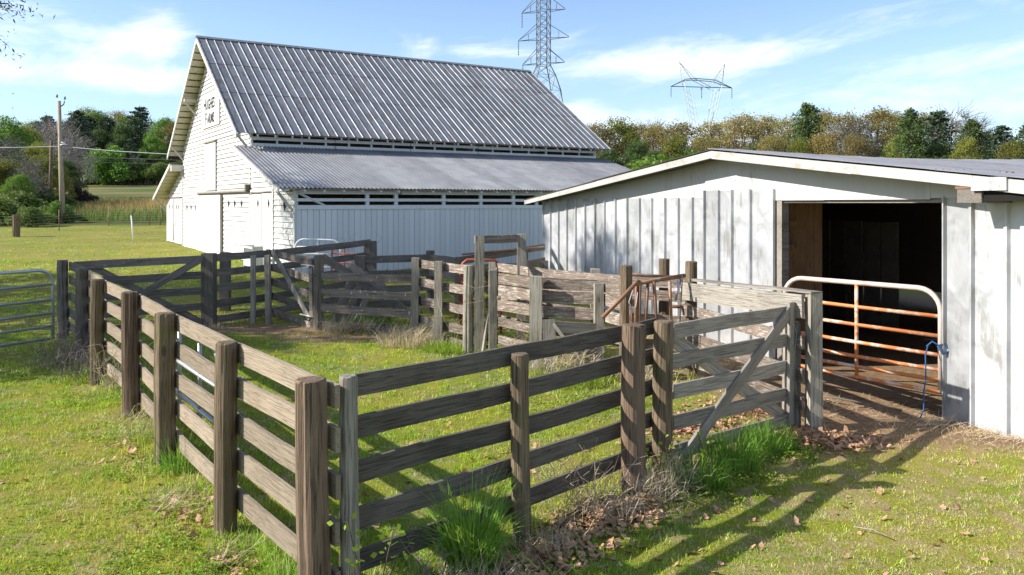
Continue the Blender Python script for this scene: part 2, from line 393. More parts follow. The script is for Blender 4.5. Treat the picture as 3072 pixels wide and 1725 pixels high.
def round_post(name, par, mat, x, y, h, r, lean=(0, 0), z0=None, sides=22, label=None, square=False):
    """timber post standing at x,y; the shaft is grooved by weather"""
    zb = (t1(x, y) if z0 is None else z0)
    V, Fc = [], []
    n = 4 if square else sides
    base = -.35; rings = 7
    gro = [rng.uniform(-.05, .02) - (.09 if rng.random() < .18 else 0) for _ in range(n)]
    if square:
        for k in range(rings + 1):
            t = k / rings; z = base + (h - base) * t; rr = r * (1.02 - .03 * t)
            for a, b in ((-1, -1), (1, -1), (1, 1), (-1, 1)):
                V.append((a * rr + rng.uniform(-.004, .004), b * rr + rng.uniform(-.004, .004), z + (rng.uniform(-.008, .008) if k == rings else 0)))
    else:
        for k in range(rings + 1):
            t = k / rings; z = base + (h - base) * t; rr = r * (1.06 - .07 * t)
            wx, wy = r * .05 * math.sin(t * 5 + h * 9), r * .05 * math.cos(t * 4 + x * 3)
            for j in range(n):
                a = 2 * math.pi * j / n; q = rr * (1 + gro[j] + .015 * math.sin(7 * t + j * 2.1))
                V.append((q * math.cos(a) + wx, q * math.sin(a) + wy, z + (.008 * math.sin(a * 3 + x) if k == rings else 0)))
        kk = len(V)
        for j in range(n):
            a = 2 * math.pi * j / n; V.append((r * .82 * math.cos(a), r * .82 * math.sin(a), h + .012))
    for k in range(rings):
        for j in range(n):
            Fc.append((k * n + j, k * n + (j + 1) % n, (k + 1) * n + (j + 1) % n, (k + 1) * n + j))
    if square: Fc.append(tuple(rings * n + j for j in range(n)))
    else:
        for j in range(n): Fc.append((rings * n + j, rings * n + (j + 1) % n, kk + (j + 1) % n, kk + j))
        Fc.append(tuple(kk + j for j in range(n)))
    me = mesh(name, V, Fc, mat)
    M = Matrix.Translation((x, y, zb)) @ Matrix(((1, 0, lean[0], 0), (0, 1, lean[1], 0), (0, 0, 1, 0), (0, 0, 0, 1)))
    # lean is built into the mesh so that objects stay unsheared
    me.transform(Matrix(((1, 0, lean[0], 0), (0, 1, lean[1], 0), (0, 0, 1, 0), (0, 0, 0, 1))))
    rz = Matrix.Rotation(rng.uniform(-.1, .1) if square else 0, 4, 'Z')
    return place(name, me, par, Matrix.Translation((x, y, zb)) @ rz, world=True, label=label)
def tube_geo(pts, r, n=8, cap=True, radii=None):
    pts = [Vector(p) for p in pts]; V, Fc = [], []
    prev = None
    for i, p in enumerate(pts):
        d = (pts[min(i + 1, len(pts) - 1)] - pts[max(i - 1, 0)]).normalized()
        ref = Vector((0, 0, 1)) if abs(d.z) < .9 else Vector((1, 0, 0))
        if prev is None: a = d.cross(ref).normalized()
        else:
            a = (prev - d * prev.dot(d)); a = a.normalized() if a.length > 1e-6 else d.cross(ref).normalized()
        prev = a; b = d.cross(a)
        rr = radii[i] if radii else r
        for j in range(n):
            an = 2 * math.pi * j / n; V.append(tuple(p + (a * math.cos(an) + b * math.sin(an)) * rr))
    for i in range(len(pts) - 1):
        for j in range(n): Fc.append((i * n + j, i * n + (j + 1) % n, (i + 1) * n + (j + 1) % n, (i + 1) * n + j))
    if cap: Fc.append(tuple(range(n - 1, -1, -1))); k = (len(pts) - 1) * n; Fc.append(tuple(k + j for j in range(n)))
    return V, Fc
def tube(name, par, mat, pts, r, n=8, label=None, radii=None):
    """tube through world points; origin at the first point"""
    o = Vector(pts[0]); V, Fc = tube_geo([Vector(p) - o for p in pts], r, n, True, radii)
    return place(name, mesh(name, V, Fc, mat, True), par, Matrix.Translation(o), world=True, label=label)
def lerp(a, b, t): return tuple(a[i] + (b[i] - a[i]) * t for i in range(len(a)))

# ================================================================== GROUND
def nonuni(lo, hi, fine_lo, fine_hi, st, grow=1.13):
    c = list(np.arange(fine_lo, fine_hi + 1e-6, st)); s = st; v = c[-1]
    while v < hi: s *= grow; v += s; c.append(min(v, hi))
    s = st; v = c[0]; L = []
    while v > lo: s *= grow; v -= s; L.append(max(v, lo))
    return np.array(L[::-1] + c)
gx = nonuni(-1500, 1500, -14, 12, .16, 1.10); gy = nonuni(-300, 2500, 2, 27, .16, 1.08)
XX, YY = np.meshgrid(gx, gy); ZZ = T(XX, YY)
fine = sstep(YY, 60, 20)
bump_n = (np.sin(XX * 3.1 + np.sin(YY * 2.3) * 2) * np.sin(YY * 3.7 + np.sin(XX * 1.9) * 2)) * .008 + (np.sin(XX * 9.7 + YY * 3) * np.sin(YY * 8.3 - XX * 2)) * .004
ZZ = ZZ + bump_n * fine
ny, nx = XX.shape
vv = np.stack([XX, YY, ZZ], -1).reshape(-1, 3)
i0 = (np.arange(ny - 1)[:, None] * nx + np.arange(nx - 1)[None, :]).ravel()
ff = np.stack([i0, i0 + 1, i0 + nx + 1, i0 + nx], 1)
def np_mesh(name, v, f, mat, smooth=False, tint=None):
    me = bpy.data.meshes.new(name); k = f.shape[1]
    me.vertices.add(len(v)); me.vertices.foreach_set('co', v.astype(np.float32).ravel())
    me.loops.add(f.size); me.loops.foreach_set('vertex_index', f.astype(np.int32).ravel())
    me.polygons.add(len(f)); me.polygons.foreach_set('loop_start', (np.arange(len(f)) * k).astype(np.int32))
    me.polygons.foreach_set('loop_total', np.full(len(f), k, np.int32))
    me.update(calc_edges=True); me.validate()
    me.materials.append(MATS[mat])
    if tint is not None:
        a = me.attributes.new('tint', 'FLOAT_COLOR', 'POINT'); a.data.foreach_set('color', tint.astype(np.float32).ravel())
    if smooth: me.shade_smooth()
    return me
structure('ground', np_mesh('ground', vv, ff, 'ground_earth', True))

# ================================================================== BARN
BA = math.atan2(.5368, .8437); BZ = .5
barn = thing('barn', 'large white clapboard barn with a steep grey metal roof and open lean-to', 'barn', (-6.6, 24.8, BZ), BA)
# barn frame: x = along the long side, y = along the gable (away), z measured from the world zero via zz()
def zz(z): return z - BZ
OV = -.6; XE = 16.1; XW = 15.6
RY, RZ = 11.27, 9.56
EF, EB, EZ = 4.64, 18.05, 5.12
sl = (RZ - EZ) / (RY - EF); sb = (RZ - 4.95) / (EB - RY)
LTy, LTz, LEy, LEz = 5.06, 4.68, -.33, 3.10     # front lean-to top and eave
L2y, L2z, L2e, L2ez = 17.4, 4.56, 22.26, 2.95   # rear lean-to
def roof_under(y):
    if y < 5.1: return LEz + (y - LEy) * (LTz - LEz) / (LTy - LEy) - .09
    if y < RY: return RZ - (RY - y) * sl - .10
    if y < 17.35: return RZ - (y - RY) * sb - .10
    return L2z - (y - L2y) * (L2z - L2ez) / (L2e - L2y) - .09
# backing walls (the boards hang on them)
pts = [(0.03, -.3), (0.03, zz(roof_under(.03)) - .03), (5.05, zz(roof_under(5.05)) - .03), (5.15, zz(roof_under(5.15)) - .03), (RY, zz(RZ) - .14), (17.3, zz(roof_under(17.3)) - .03), (17.38, zz(roof_under(17.4)) - .03), (21.55, zz(roof_under(21.5)) - .04), (21.55, -.3)]
V, Fc = poly_prism(pts, .035, .10, 0); place('gable_wall', mesh('gable_wall', V, Fc, 'dark_interior'), barn)
V, Fc = poly_prism(pts, XW - .1, XW, 0); place('end_wall', mesh('end_wall', V, Fc, 'white_paint'), barn)
bx('rear_wall', barn, 'white_paint', .1, XW - .1, 21.5, 21.6, -.3, zz(2.9))
bx('inner_wall', barn, 'dark_interior', .1, XW - .1, 5.2, 5.3, -.3, zz(4.5))
bx('floor', barn, 'dark_interior', .1, XW - .1, .1, 21.5, -.05, .1)
# lap siding boards on the gable
def siding(y0, y1, zlo, zhi, mid=None):
    def fy(z):      # y range under the roof at height z
        a, b = y0, y1
        def ok(y): return roof_under(y) - .02 >= z
        N_ = 160; ys = [y0 + (y1 - y0) * i / N_ for i in range(N_ + 1)]
        g_ = [y for y in ys if ok(y)]
        return (min(g_), max(g_)) if g_ else None
    z = zlo; EXP = .177
    while z < zhi - .05:
        h = min(EXP, zhi - z); r = fy(z + h * .9)
        if r and r[1] - r[0] > .15:
            a, b = r
            cuts = [a, b]
            if b - a > 4.2: 
                c = a + (b - a) * rng.uniform(.35, .65); cuts = [a, c, b]
            for p, q in zip(cuts[:-1], cuts[1:]):
                dz = rng.uniform(-.006, .006); e = rng.uniform(-.004, .005); L = q - p - .006
                # profile (x depth, z): butt proud, top tucked in
                V = []
                seg = 3
                for i in range(seg + 1):
                    yy = i / seg * L - L / 2; w_ = rng.uniform(-.005, .005) if 0 < i < seg else 0
                    V += [(-.034 + e + w_, yy, dz + w_), (.03, yy, dz + w_), (.03, yy, h - .021), (-.008, yy, h - .021)]
                Fc = []
                for i in range(seg):
                    k = i * 4
                    for j in range(4): Fc.append((k + j, k + 4 + j, k + 4 + (j + 1) % 4, k + (j + 1) % 4))
                Fc += [(0, 1, 2, 3), tuple(seg * 4 + j for j in (3, 2, 1, 0))]
                place('siding_board', mesh('siding_board', V, Fc, 'white_paint'), barn, Matrix.Translation((0, (p + q) / 2, zz(z))))
        z += EXP
ZB = .60
siding(.0, 2.18, ZB - .1, 3.06); siding(5.12, 9.2, ZB, 3.06); siding(13.75, 17.28, ZB, 3.06)
siding(.0, 5.04, 3.06, 4.7)
siding(5.14, 10.2, 3.06 + .0, 5.30); siding(12.25, 17.28, 3.06, 5.30); siding(5.14, 17.28, 5.30, 9.5)
siding(10.2, 12.25, 3.06, 3.2)
siding(17.42, 21.5, 3.0, 4.6)
# trim
for y in (-.02, 5.09, 17.35, 21.55):
    top = {-.02: 3.06, 5.09: 4.62, 17.35: 4.9, 21.55: 3.0}[y]
    bx('corner_board', barn, 'trim_paint', -.045, .02, y - .045, y + .045, zz(ZB - .15), zz(min(top, roof_under(y) - .01)))
for y in (2.22, 4.92): bx('door_jamb', barn, 'trim_paint', -.055, .03, y - .05, y + .05, zz(ZB - .1), zz(3.08))
bx('door_head', barn, 'trim_paint', -.06, .03, 2.17, 4.97, zz(3.08), zz(3.16))
# sliding door, ribbed sheet metal
def ribbed(W_, H_, pitch, dep, mat, nm):
    n = int(W_ / pitch); V, Fc = [], []
    for i in range(n * 4 + 1):
        y = i / (n * 4) * W_; x = dep if i % 4 in (1, 2) else 0
        V += [(-x, y, 0), (-x, y, H_)]
    for i in range(n * 4): Fc.append((2 * i, 2 * i + 1, 2 * i + 3, 2 * i + 2))
    k = len(V); V2, F2 = box_geo(.005, .045, 0, W_, 0, H_); V += V2; Fc += [tuple(a + k for a in f) for f in F2]
    return mesh(nm, V, Fc, mat)
place('sliding_door', ribbed(4.55, 2.5, .16, .016, 'door_metal', 'sliding_door'), barn, Matrix.Translation((-.13, 9.2, zz(.52))))
bx('door_edge', barn, 'grey_wood', -.10, -.035, 9.12, 9.19, zz(.55), zz(3.0))
bx('track_board', barn, 'shed_trim', -.07, -.035, 5.1, 13.9, zz(3.06), zz(3.19))
tr = bx('door_track', barn, 'grey_wood', -.14, -.072, 5.0, 13.6, zz(3.10), zz(3.15))
bx('track_bracket', barn, 'dark_wood', -.2, -.04, 4.98, 5.16, zz(3.08), zz(3.36))
bx('loft_door', barn, 'door_metal', -.075, -.03, 10.24, 12.2, zz(3.22), zz(5.2))
for k in range(1, 6): bx('loft_board_seam', barn, 'trim_paint', -.082, -.0755, 10.24 + k * .327 - .012, 10.24 + k * .327 + .012, zz(3.24), zz(5.18))
bx('loft_door_head', barn, 'grey_wood', -.13, -.036, 10.15, 12.3, zz(5.23), zz(5.29))
# plank doors of the lean-tos
def plank_door(y0, y1, z0, z1, n):
    d = bx('plank_door', barn, 'trim_paint', -.02, .028, y0, y1, zz(z0), zz(z1))
    H_ = z1 - z0; wq = (y1 - y0) / n
    for i in range(n):
        V, F2 = box_geo(-.045, -.0225, -wq / 2 + .004, wq / 2 - .004, -H_ / 2, H_ / 2)
        o = place('door_plank', mesh('door_plank', V, F2, 'white_paint'), d, Matrix.Translation((0, y0 + wq * (i + .5) - (y0 + y1) / 2, 0)))
    return d
plank_door(2.29, 3.52, ZB, 3.02, 6); plank_door(3.56, 4.85, ZB, 3.0, 6)
plank_door(17.45, 19.2, .68, 2.92, 8); plank_door(19.25, 21.45, .70, 2.92, 9)
bx('rear_door_head', barn, 'rust_metal', -.09, -.04, 17.5, 21.5, zz(2.95), zz(3.0))
def diamond(y, z, w_=.085, h_=.15):
    V, Fc = poly_prism([(-w_, 0), (0, -h_), (w_, 0), (0, h_)], -.05, -.0465, 0)
    place('diamond_vent', mesh('diamond_vent', V, Fc, 'black'), barn, Matrix.Translation((-.001, y, zz(z))))
for y in (6.22, 7.22, 8.15, 14.3, 15.3, 16.25, .95, 2.68, 3.97, 18.2, 18.75, 19.9, 20.7): diamond(y, 2.68 if y < 9 else 2.5)
diamond(.95, 2.61, .10, .17)
tube('conduit_pipe', barn, 'stake_white', [Matrix.Translation((-6.6, 24.8, 0)) @ Matrix.Rotation(BA, 4, 'Z') @ Vector(p) for p in ((-.12, 19.22, 2.9), (-.12, 19.22, 1.9), (-.16, 19.12, 1.75), (-.12, 19.22, 1.6), (-.12, 19.22, .8))], .03, 6)
bx('door_handle', barn, 'rust_metal', -.10, -.045, 13.92, 13.97, zz(1.2), zz(1.65))

# roofs: 5V-crimp sheets on the main roof, corrugated on the lean-tos
def sheet_mesh(wd, L, kind, mat):
    """local x across the sheet, local y up the slope, local z out of the roof"""
    prof = []
    if kind == 'crimp':
        r, hh = .022, .030
        for c in (0., wd / 2):
            prof += [(c - r if c else 0, 0 if c else 0)] if c else []
            prof += [(c + (0 if c else .0), hh if c else hh), (c + r, 0)] if not c else [(c, hh), (c + r, 0)]
        prof += [(wd - r, 0), (wd, hh)]
    else:
        nW = 5
        for i in range(nW * 4 + 1):
            prof.append((wd * i / (nW * 4), .016 * math.sin(2 * math.pi * i / 4 + .0) * 1.5 + .024))
    V, Fc = [], []
    n = len(prof)
    rows = 2 if kind == 'crimp' else 1
    for k in range(rows + 1):
        for (x, z) in prof: V.append((x, L * k / rows, z + (rng.uniform(-.004, .004) if 0 < k < rows else 0)))
    for k in range(rows):
        for i in range(n - 1): Fc.append((k * n + i, k * n + i + 1, (k + 1) * n + i + 1, (k + 1) * n + i))
    return mesh('roof_sheet', V, Fc, mat, kind != 'crimp')
def slope_mat(x, y0, z0, y1, z1, off=0.):
    """matrix of a sheet whose lower edge is at (x, y0, z0) and which climbs to (x, y1, z1), in the barn frame"""
    d = Vector((0, y1 - y0, z1 - z0)).normalized(); X = Vector((1, 0, 0)) if y1 > y0 else Vector((-1, 0, 0))
    n = X.cross(d)
    p = Vector((x, y0, z0)) + n * off
    return Matrix(((X.x, d.x, n.x, p.x), (X.y, d.y, n.y, p.y), (X.z, d.z, n.z, p.z), (0, 0, 0, 1)))
SW = (XE - OV) / 25
SLn = math.hypot(RY - EF, RZ - EZ)
fr = (0, .385, .69, 1.0)
crimps = [[sheet_mesh(SW, SLn * (fr[k + 1] - fr[k]) + .06, 'crimp', 'roof_metal') for _ in range(4)] for k in range(3)]
for i in range(25):
    for k in range(3):
        j = rng.uniform(-.012, .012) + (.04 if (i // 3) % 2 else 0) * (k > 0)
        f0 = fr[k] - (j / SLn if k else 0)
        y0 = EF + (RY - EF) * f0; z0 = EZ + (RZ - EZ) * f0
        place('roof_sheet', crimps[k][rng.randrange(4)], barn, slope_mat(OV + i * SW, y0, zz(z0), RY, zz(RZ), .045 + .010 * k + .002 * (i % 2)))
bk = sheet_mesh(SW, math.hypot(EB - RY, RZ - 4.95), 'crimp', 'roof_metal')
for i in range(25): place('rear_roof_sheet', bk, barn, slope_mat(OV + (i + 1) * SW, EB, zz(4.95), RY, zz(RZ), .045))
LTn = math.hypot(LTy - LEy, LTz - LEz)
cor = [sheet_mesh(SW + .002, LTn, 'corr', 'leanto_metal') for _ in range(2)]
for i in range(25):
    place('lean_to_sheet', cor[i % 2], barn, slope_mat(OV + i * SW, LEy, zz(LEz + rng.uniform(-.004, .004)), LTy + .1, zz(LTz + .03), .03 + .002 * (i % 2)))
cor2 = sheet_mesh(SW + .002, math.hypot(L2e - L2y, L2z - L2ez) + .1, 'corr', 'leanto_metal')
for i in range(25): place('rear_lean_to_sheet', cor2, barn, slope_mat(OV + (i + 1) * SW, L2e, zz(L2ez), L2y - .1, zz(L2z + .03), .03))
V, Fc = poly_prism([(-.16, -.10), (0, .0), (.16, -.10), (.16, -.085), (0, .022), (-.16, -.085)], OV - .02, XE + .02, 0)
place('ridge_cap', mesh('ridge_cap', V, Fc, 'roof_metal'), barn, Matrix.Translation((0, RY, zz(RZ) + .105)))
# decks under the sheets
def deck(name, y0, z0, y1, z1, x0, x1, th=.03, mat='dark_interior', gap=.0):
    d = Vector((0, y1 - y0, z1 - z0)); n = Vector((1, 0, 0)).cross(d).normalized()
    if n.z < 0: n = -n
    a = Vector((0, y0, z0)); b = Vector((0, y1, z1)); V = []
    for x in (x0, x1):
        for p in (a + n * (gap + th), b + n * (gap + th), b + n * gap, a + n * gap): V.append((x, p.y, p.z))
    Fc = [(0, 1, 2, 3), (7, 6, 5, 4), (0, 4, 5, 1), (1, 5, 6, 2), (2, 6, 7, 3), (3, 7, 4, 0)]
    return place(name, mesh(name, V, Fc, mat), barn)
deck('roof_deck', EF + .05, zz(EZ), RY, zz(RZ), .12, XE - .05); deck('roof_deck', EB - .05, zz(4.95), RY, zz(RZ), .12, XE - .05)
deck('lean_to_deck', LEy + .04, zz(LEz), LTy, zz(LTz), .12, XE - .05, .02); deck('lean_to_deck', L2e - .04, zz(L2ez), L2y, zz(L2z), .12, XE - .05, .02)
# soffit boards in the gable overhangs
def soffit(y0, z0, y1, z1, n):
    for i in range(n):
        a, b = i / n + .006, (i + 1) / n - .006
        deck('soffit_board', y0 + (y1 - y0) * a, zz(z0 + (z1 - z0) * a), y0 + (y1 - y0) * b, zz(z0 + (z1 - z0) * b), OV + .03, .118, .022, 'soffit_paint', rng.uniform(0, .008))
soffit(EB, 4.95, RY, RZ, 19); soffit(EF, EZ, RY, RZ, 19); soffit(L2e, L2ez, L2y, L2z, 9); soffit(LEy, LEz, LTy, LTz, 9)
# barge boards
def barge(y0, z0, y1, z1, dep=.16, x=OV, nm='barge_board'):
    V = []
    for xx in (x - .02, x + .02):
        for (y, z) in ((y0, z0 + .028), (y1, z1 + .028), (y1, z1 - dep), (y0, z0 - dep)): V.append((xx, y, zz(z)))
    Fc = [(0, 1, 2, 3), (7, 6, 5, 4), (0, 4, 5, 1), (1, 5, 6, 2), (2, 6, 7, 3), (3, 7, 4, 0)]
    place(nm, mesh(nm, V, Fc, 'trim_paint'), barn)
barge(EF, EZ, RY, RZ); barge(EB, 4.95, RY, RZ); barge(LEy, LEz, LTy, LTz, .11); barge(L2e, L2ez, L2y, L2z, .14)
barge(EF, EZ, RY, RZ, x=XE); barge(LEy, LEz, LTy, LTz, .11, x=XE)
bx('fascia', barn, 'trim_paint', OV + .03, -.02, L2y - .25, L2y - .02, zz(L2z - .34), zz(L2z - .06), label='white box end of the rear lean-to roof')
for (y, z) in ((EB - .9, 5.15), (14.1, 7.0), (21.9, 2.7), (EF + .25, 4.9), (.1, 2.85)):
    V, Fc = tube_geo([(OV + .06, y, zz(z) + .22), (-.03, y, zz(z) - .40)], .045, 4)
    place('knee_brace', mesh('knee_brace', V, Fc, 'trim_paint'), barn)
bx('lookout_beam', barn, 'trim_paint', OV + .04, -.04, 14.05, 14.2, zz(7.22), zz(7.35))
# vented strip under the main eave
bx('eave_plate', barn, 'side_paint', 0, XW, 5.10, 5.2, zz(5.20), zz(5.27))
for z0, z1 in ((4.96, 5.07), (4.72, 4.84)):
    for i in range(5): bx('vent_slat', barn, 'side_paint', .02 + i * 3.12, 3.12 + i * 3.12 - .01, 5.04, 5.075, zz(z0 + rng.uniform(-.01, .01)), zz(z1))
for i in range(18): bx('vent_stud', barn, 'side_paint', i * .915, i * .915 + .07, 5.08, 5.15, zz(4.7), zz(5.24))
for i in range(27):
    x = -.5 + i * .62; d0 = (EF - .0, EZ - .05)
    V, Fc = poly_prism([(EF + .02, zz(EZ - .09)), (EF + .02, zz(EZ - .005)), (5.1, zz(EZ + .30)), (5.1, zz(EZ + .2))], x, x + .05, 0)
    place('rafter_tail', mesh('rafter_tail', V, Fc, 'trim_paint'), barn)
# front lean-to wall: vertical boards, rail, slatted opening, beam
nb = 82; bw = XW / nb
for i in range(nb):
    wv = bw + rng.uniform(-.02, .02) * 0; zt = 2.53
    V, Fc = box_geo(-wv / 2 + .005, wv / 2 - .005, -.012, .012, 0, zz(zt) + .25)
    e = rng.uniform(-.004, .004)
    place('wall_board', mesh('wall_board', V, Fc, 'side_paint'), barn, Matrix.Translation((bw * (i + .5), .0 + e, -.25 + rng.uniform(-.02, .0))))
bx('wall_backing', barn, 'dark_interior', .1, XW - .1, .03, .07, -.3, zz(2.45))
bx('wall_rail', barn, 'side_paint', -.02, 7.8, -.05, -.014, zz(2.50), zz(2.63)); bx('wall_rail', barn, 'side_paint', 7.81, XW, -.048, -.014, zz(2.495), zz(2.62))
bx('opening_slat', barn, 'side_paint', 0, 5.2, -.03, 0, zz(2.745), zz(2.84)); bx('opening_slat', barn, 'side_paint', 5.21, 10.4, -.032, 0, zz(2.74), zz(2.835)); bx('opening_slat', barn, 'side_paint', 10.41, XW, -.03, 0, zz(2.745), zz(2.84))
bx('eave_beam', barn, 'side_paint', 0, XW, .0, .08, zz(2.97), zz(3.09))
for x in (.03, 2.35, 3.35, 5.1, 6.55, 7.9, 8.9, 10.3, 11.9, 13.5, 15.5): bx('wall_post', barn, 'side_paint', x - .06, x + .06, .002, .10, zz(2.4), zz(3.0))
for i in range(27):
    x = -.4 + i * .62
    V, Fc = tube_geo([(x, LEy + .05, zz(LEz) - .045), (x, .6, zz(LEz) + .2)], .045, 7)
    place('rafter_end', mesh('rafter_end', V, Fc, 'side_paint', True), barn)
V, Fc = tube_geo([(.1, -.02, zz(3.0)), (.95, -.03, zz(2.6))], .035, 4); place('diagonal_brace', mesh('diagonal_brace', V, Fc, 'side_paint'), barn)
# name board
sg = bx('name_board', barn, 'sign_paint', -.075, -.04, 9.6, 12.74, zz(5.9), zz(7.24))
def letters(txt, y_left, z, size, xs):
    cu = bpy.data.curves.new('lettering', 'FONT'); cu.body = txt; cu.size = size; cu.extrude = .004; cu.align_x = 'LEFT'; cu.space_character = 1.05; cu.offset = .014
    tmp = bpy.data.objects.new('tmp', cu); link(tmp); bpy.context.view_layer.update()
    me = bpy.data.meshes.new_from_object(tmp.evaluated_get(bpy.context.evaluated_depsgraph_get()))
    bpy.data.objects.remove(tmp); me.materials.clear(); me.materials.append(MATS['letter_black'])
    # text x axis runs towards -y of the barn, text up = z, facing -x
    M = Matrix(((0, 0, -1, 0), (-1, 0, 0, 0), (0, 1, 0, 0), (0, 0, 0, 1)))
    o = place('lettering', me, sg, Matrix.Translation((-.024, y_left, z)) @ M @ Matrix.Diagonal((xs, 1, 1, 1)))
# local frame of the board: centre (y 11.17, z 6.57)
letters('H', 1.22, .05, .80, .72); letters('UGHES', .78, .09, .60, .84); letters('F', .95, -.56, .76, .84); letters('ARMS', .55, -.52, .60, .86)
for (y, z) in ((1.40, .52), (1.42, -.50)):
    V, Fc = poly_prism([(0, -.10), (.07, .0), (.045, .05), (0, .02), (-.045, .05), (-.07, 0)], -.0045, 0, 0)
    place('heart_mark', mesh('heart_mark', V, Fc, 'heart_red'), sg, Matrix.Translation((-.018, y, z)))
for z0, z1 in ((.28, .62), (-.6, -.2)): 
    V, Fc = box_geo(-.0045, 0, -.02, .02, z0, z1); place('scroll_mark', mesh('scroll_mark', V, Fc, 'letter_black'), sg, Matrix.Translation((-.018, -1.42, 0)))

# ================================================================== METAL SHED
SA = math.atan2(.322, .946)
shed = thing('metal_shed', 'low white sheet metal shed with a wide dark doorway and rusty roof', 'shed', (5.49, 10.3, 0), SA)
# shed frame: x = into the shed, y = along the front (away from camera), y<0 runs right out of the frame
PK = 4.55; PZ = 3.60; SLl = .0855; SLr = .112
def shroof(y): return PZ - (abs(y - PK) * (SLl if y > PK else SLr))
panes_l = [14.1, 13.5, 12.9, 12.3, 11.7, 11.1, 10.5, 9.94, 9.35, 8.75, 8.15, 7.59, 7.03, 6.49, 5.96, 5.48]
def metal_panel(y0, y1, z0, z1, off=0., bend=0., mat='shed_metal'):
    """pan with raised seams at both edges and one in the middle, dented a little"""
    W_ = y0 - y1; prof = [(0, 0), (.0, .028), (.022, .028), (.03, .0), (.25, .0), (.5, .0), (.75, .0), (.97, .0)]
    prof = [(.004, .0), (.006, .05), (.026, .05), (.034, 0), (W_ * .33, 0), (W_ * .66, 0), (W_ - .034, 0), (W_ - .028, .035), (W_ - .008, .035), (W_ - .004, -.01)]
    V, Fc = [], []; rows = 4; n = len(prof)
    for k in range(rows + 1):
        t = k / rows
        for i, (a, d) in enumerate(prof):
            dent = rng.uniform(-.012, .008) if i in (4, 5) and 0 < k < rows else 0
            V.append((-d - dent - bend * (t - .5) ** 2, -a, (z1 - z0) * t + (rng.uniform(-.008, .008) if k == rows else 0)))
    for k in range(rows):
        for i in range(n - 1): Fc.append((k * n + i, (k + 1) * n + i, (k + 1) * n + i + 1, k * n + i + 1))
    return place('wall_panel', mesh('wall_panel', V, Fc, mat), shed, Matrix.Translation((-off, y0, z0)))
for a, b in zip(panes_l[:-1], panes_l[1:]): metal_panel(a, b, t1(1.5, 10.3 + a * .95) * .8 - .05, 2.80 + .0 * a, .03)
for a, b in ((5.47, 5.0), (4.99, 4.58), (4.57, 4.03), (4.02, 3.36)): metal_panel(a, b, -.05, 2.93, .05 + .004 * a)
ys = [-.0, -.41, -.89, -1.45, -2.05, -2.65, -3.25, -3.85, -4.45, -5.05]
for a, b in zip(ys[:-1], ys[1:]): metal_panel(a, b, -.05, 2.78, .03)
bx('door_post', shed, 'grey_wood', -.04, .10, 3.22, 3.35, -.1, 2.74); bx('door_post', shed, 'dark_wood', .02, .14, -.12, -.02, -.1, 2.76)
# gable boards above
def gable_board(y0, y1, zb, off):
    lo, hi = min(y0, y1), max(y0, y1)
    ps = [(lo, zb), (hi, zb), (hi, shroof(hi) - .05)]
    if lo < PK < hi: ps.append((PK, shroof(PK) - .05))
    ps.append((lo, shroof(lo) - .05))
    V, Fc = poly_prism(ps, -off - .02, -off, 0)
    place('gable_panel', mesh('gable_panel', V, Fc, 'board_white'), shed)
gable_board(14.1, 9.8, 2.78, .0); gable_board(9.797, 5.5, 2.78, .0); gable_board(5.49, 2.2, 2.74, .035); gable_board(2.195, .2, 2.745, .035); gable_board(.195, -1.1, 2.76, .035); gable_board(-1.105, -5.0, 2.76, .03)
bx('door_header', shed, 'grey_wood', .0, .10, -.1, 3.4, 2.70, 2.78)
# fascia boards on the rake (0.5 m in front of the wall)
def rake(y0, y1, dep, xo=-.52):
    V = []
    for xx in (xo, xo + .035):
        for y, k in ((y0, 0), (y1, 0), (y1, 1), (y0, 1)): V.append((xx, y, shroof(y) - (dep if k else 0) + .02))
    Fc = [(0, 1, 2, 3), (7, 6, 5, 4), (0, 4, 5, 1), (1, 5, 6, 2), (2, 6, 7, 3), (3, 7, 4, 0)]
    place('rake_board', mesh('rake_board', V, Fc, 'shed_trim'), shed)
rake(14.4, PK + .002, .125); rake(PK, 1.1, .14); rake(1.097, -.85, .135, -.522); rake(-.853, -5.2, .15)
bx('rake_patch', shed, 'shed_metal', -.545, -.525, -1.30, -.85, shroof(-1.1) - .13, shroof(-1.1) + .02)
# roof sheets: corrugated, running down the slope
def shed_sheet(W_, L):
    V, Fc = [], []; n = 24
    for k in range(2):
        for i in range(n + 1): V.append((W_ * i / n, L * k, .013 * math.sin(2 * math.pi * i / 4)))
    for i in range(n): Fc.append((i, i + 1, n + 2 + i, n + 1 + i))
    return mesh('roof_sheet', V, Fc, 'shedroof_metal', True)
LL, LR = 9.9, 9.9
sa, sbm, sc_ = shed_sheet(.66, 4.98), shed_sheet(.66, 5.0), shed_sheet(.66, 5.0)
for i in range(15):
    x = -.56 + i * .655
    for (yl, yh, me) in ((14.4, 9.5, sa), (9.55, PK, sbm), (-5.2, -.3, sa), (-.35, PK, sc_)):
        za, zb_ = shroof(yl) + .035, shroof(yh) + .04 + (.012 if yh == PK else 0)
        za += (.012 if yl in (9.55, -.35) else 0)
        sag = -.10 * math.sin(max(0, min(1, i / 14)) * 3.1)
        d = Vector((0, yh - yl, zb_ - za)).normalized(); X = Vector((1, 0, 0)) if d.y > 0 else Vector((-1, 0, 0)); nrm = X.cross(d)
        p = Vector((x if d.y > 0 else x + .66, yl + rng.uniform(-.05, .02), za + sag))
        M = Matrix(((X.x, d.x, nrm.x, p.x), (X.y, d.y, nrm.y, p.y), (X.z, d.z, nrm.z, p.z), (0, 0, 0, 1)))
        place('roof_sheet', me, shed, M)
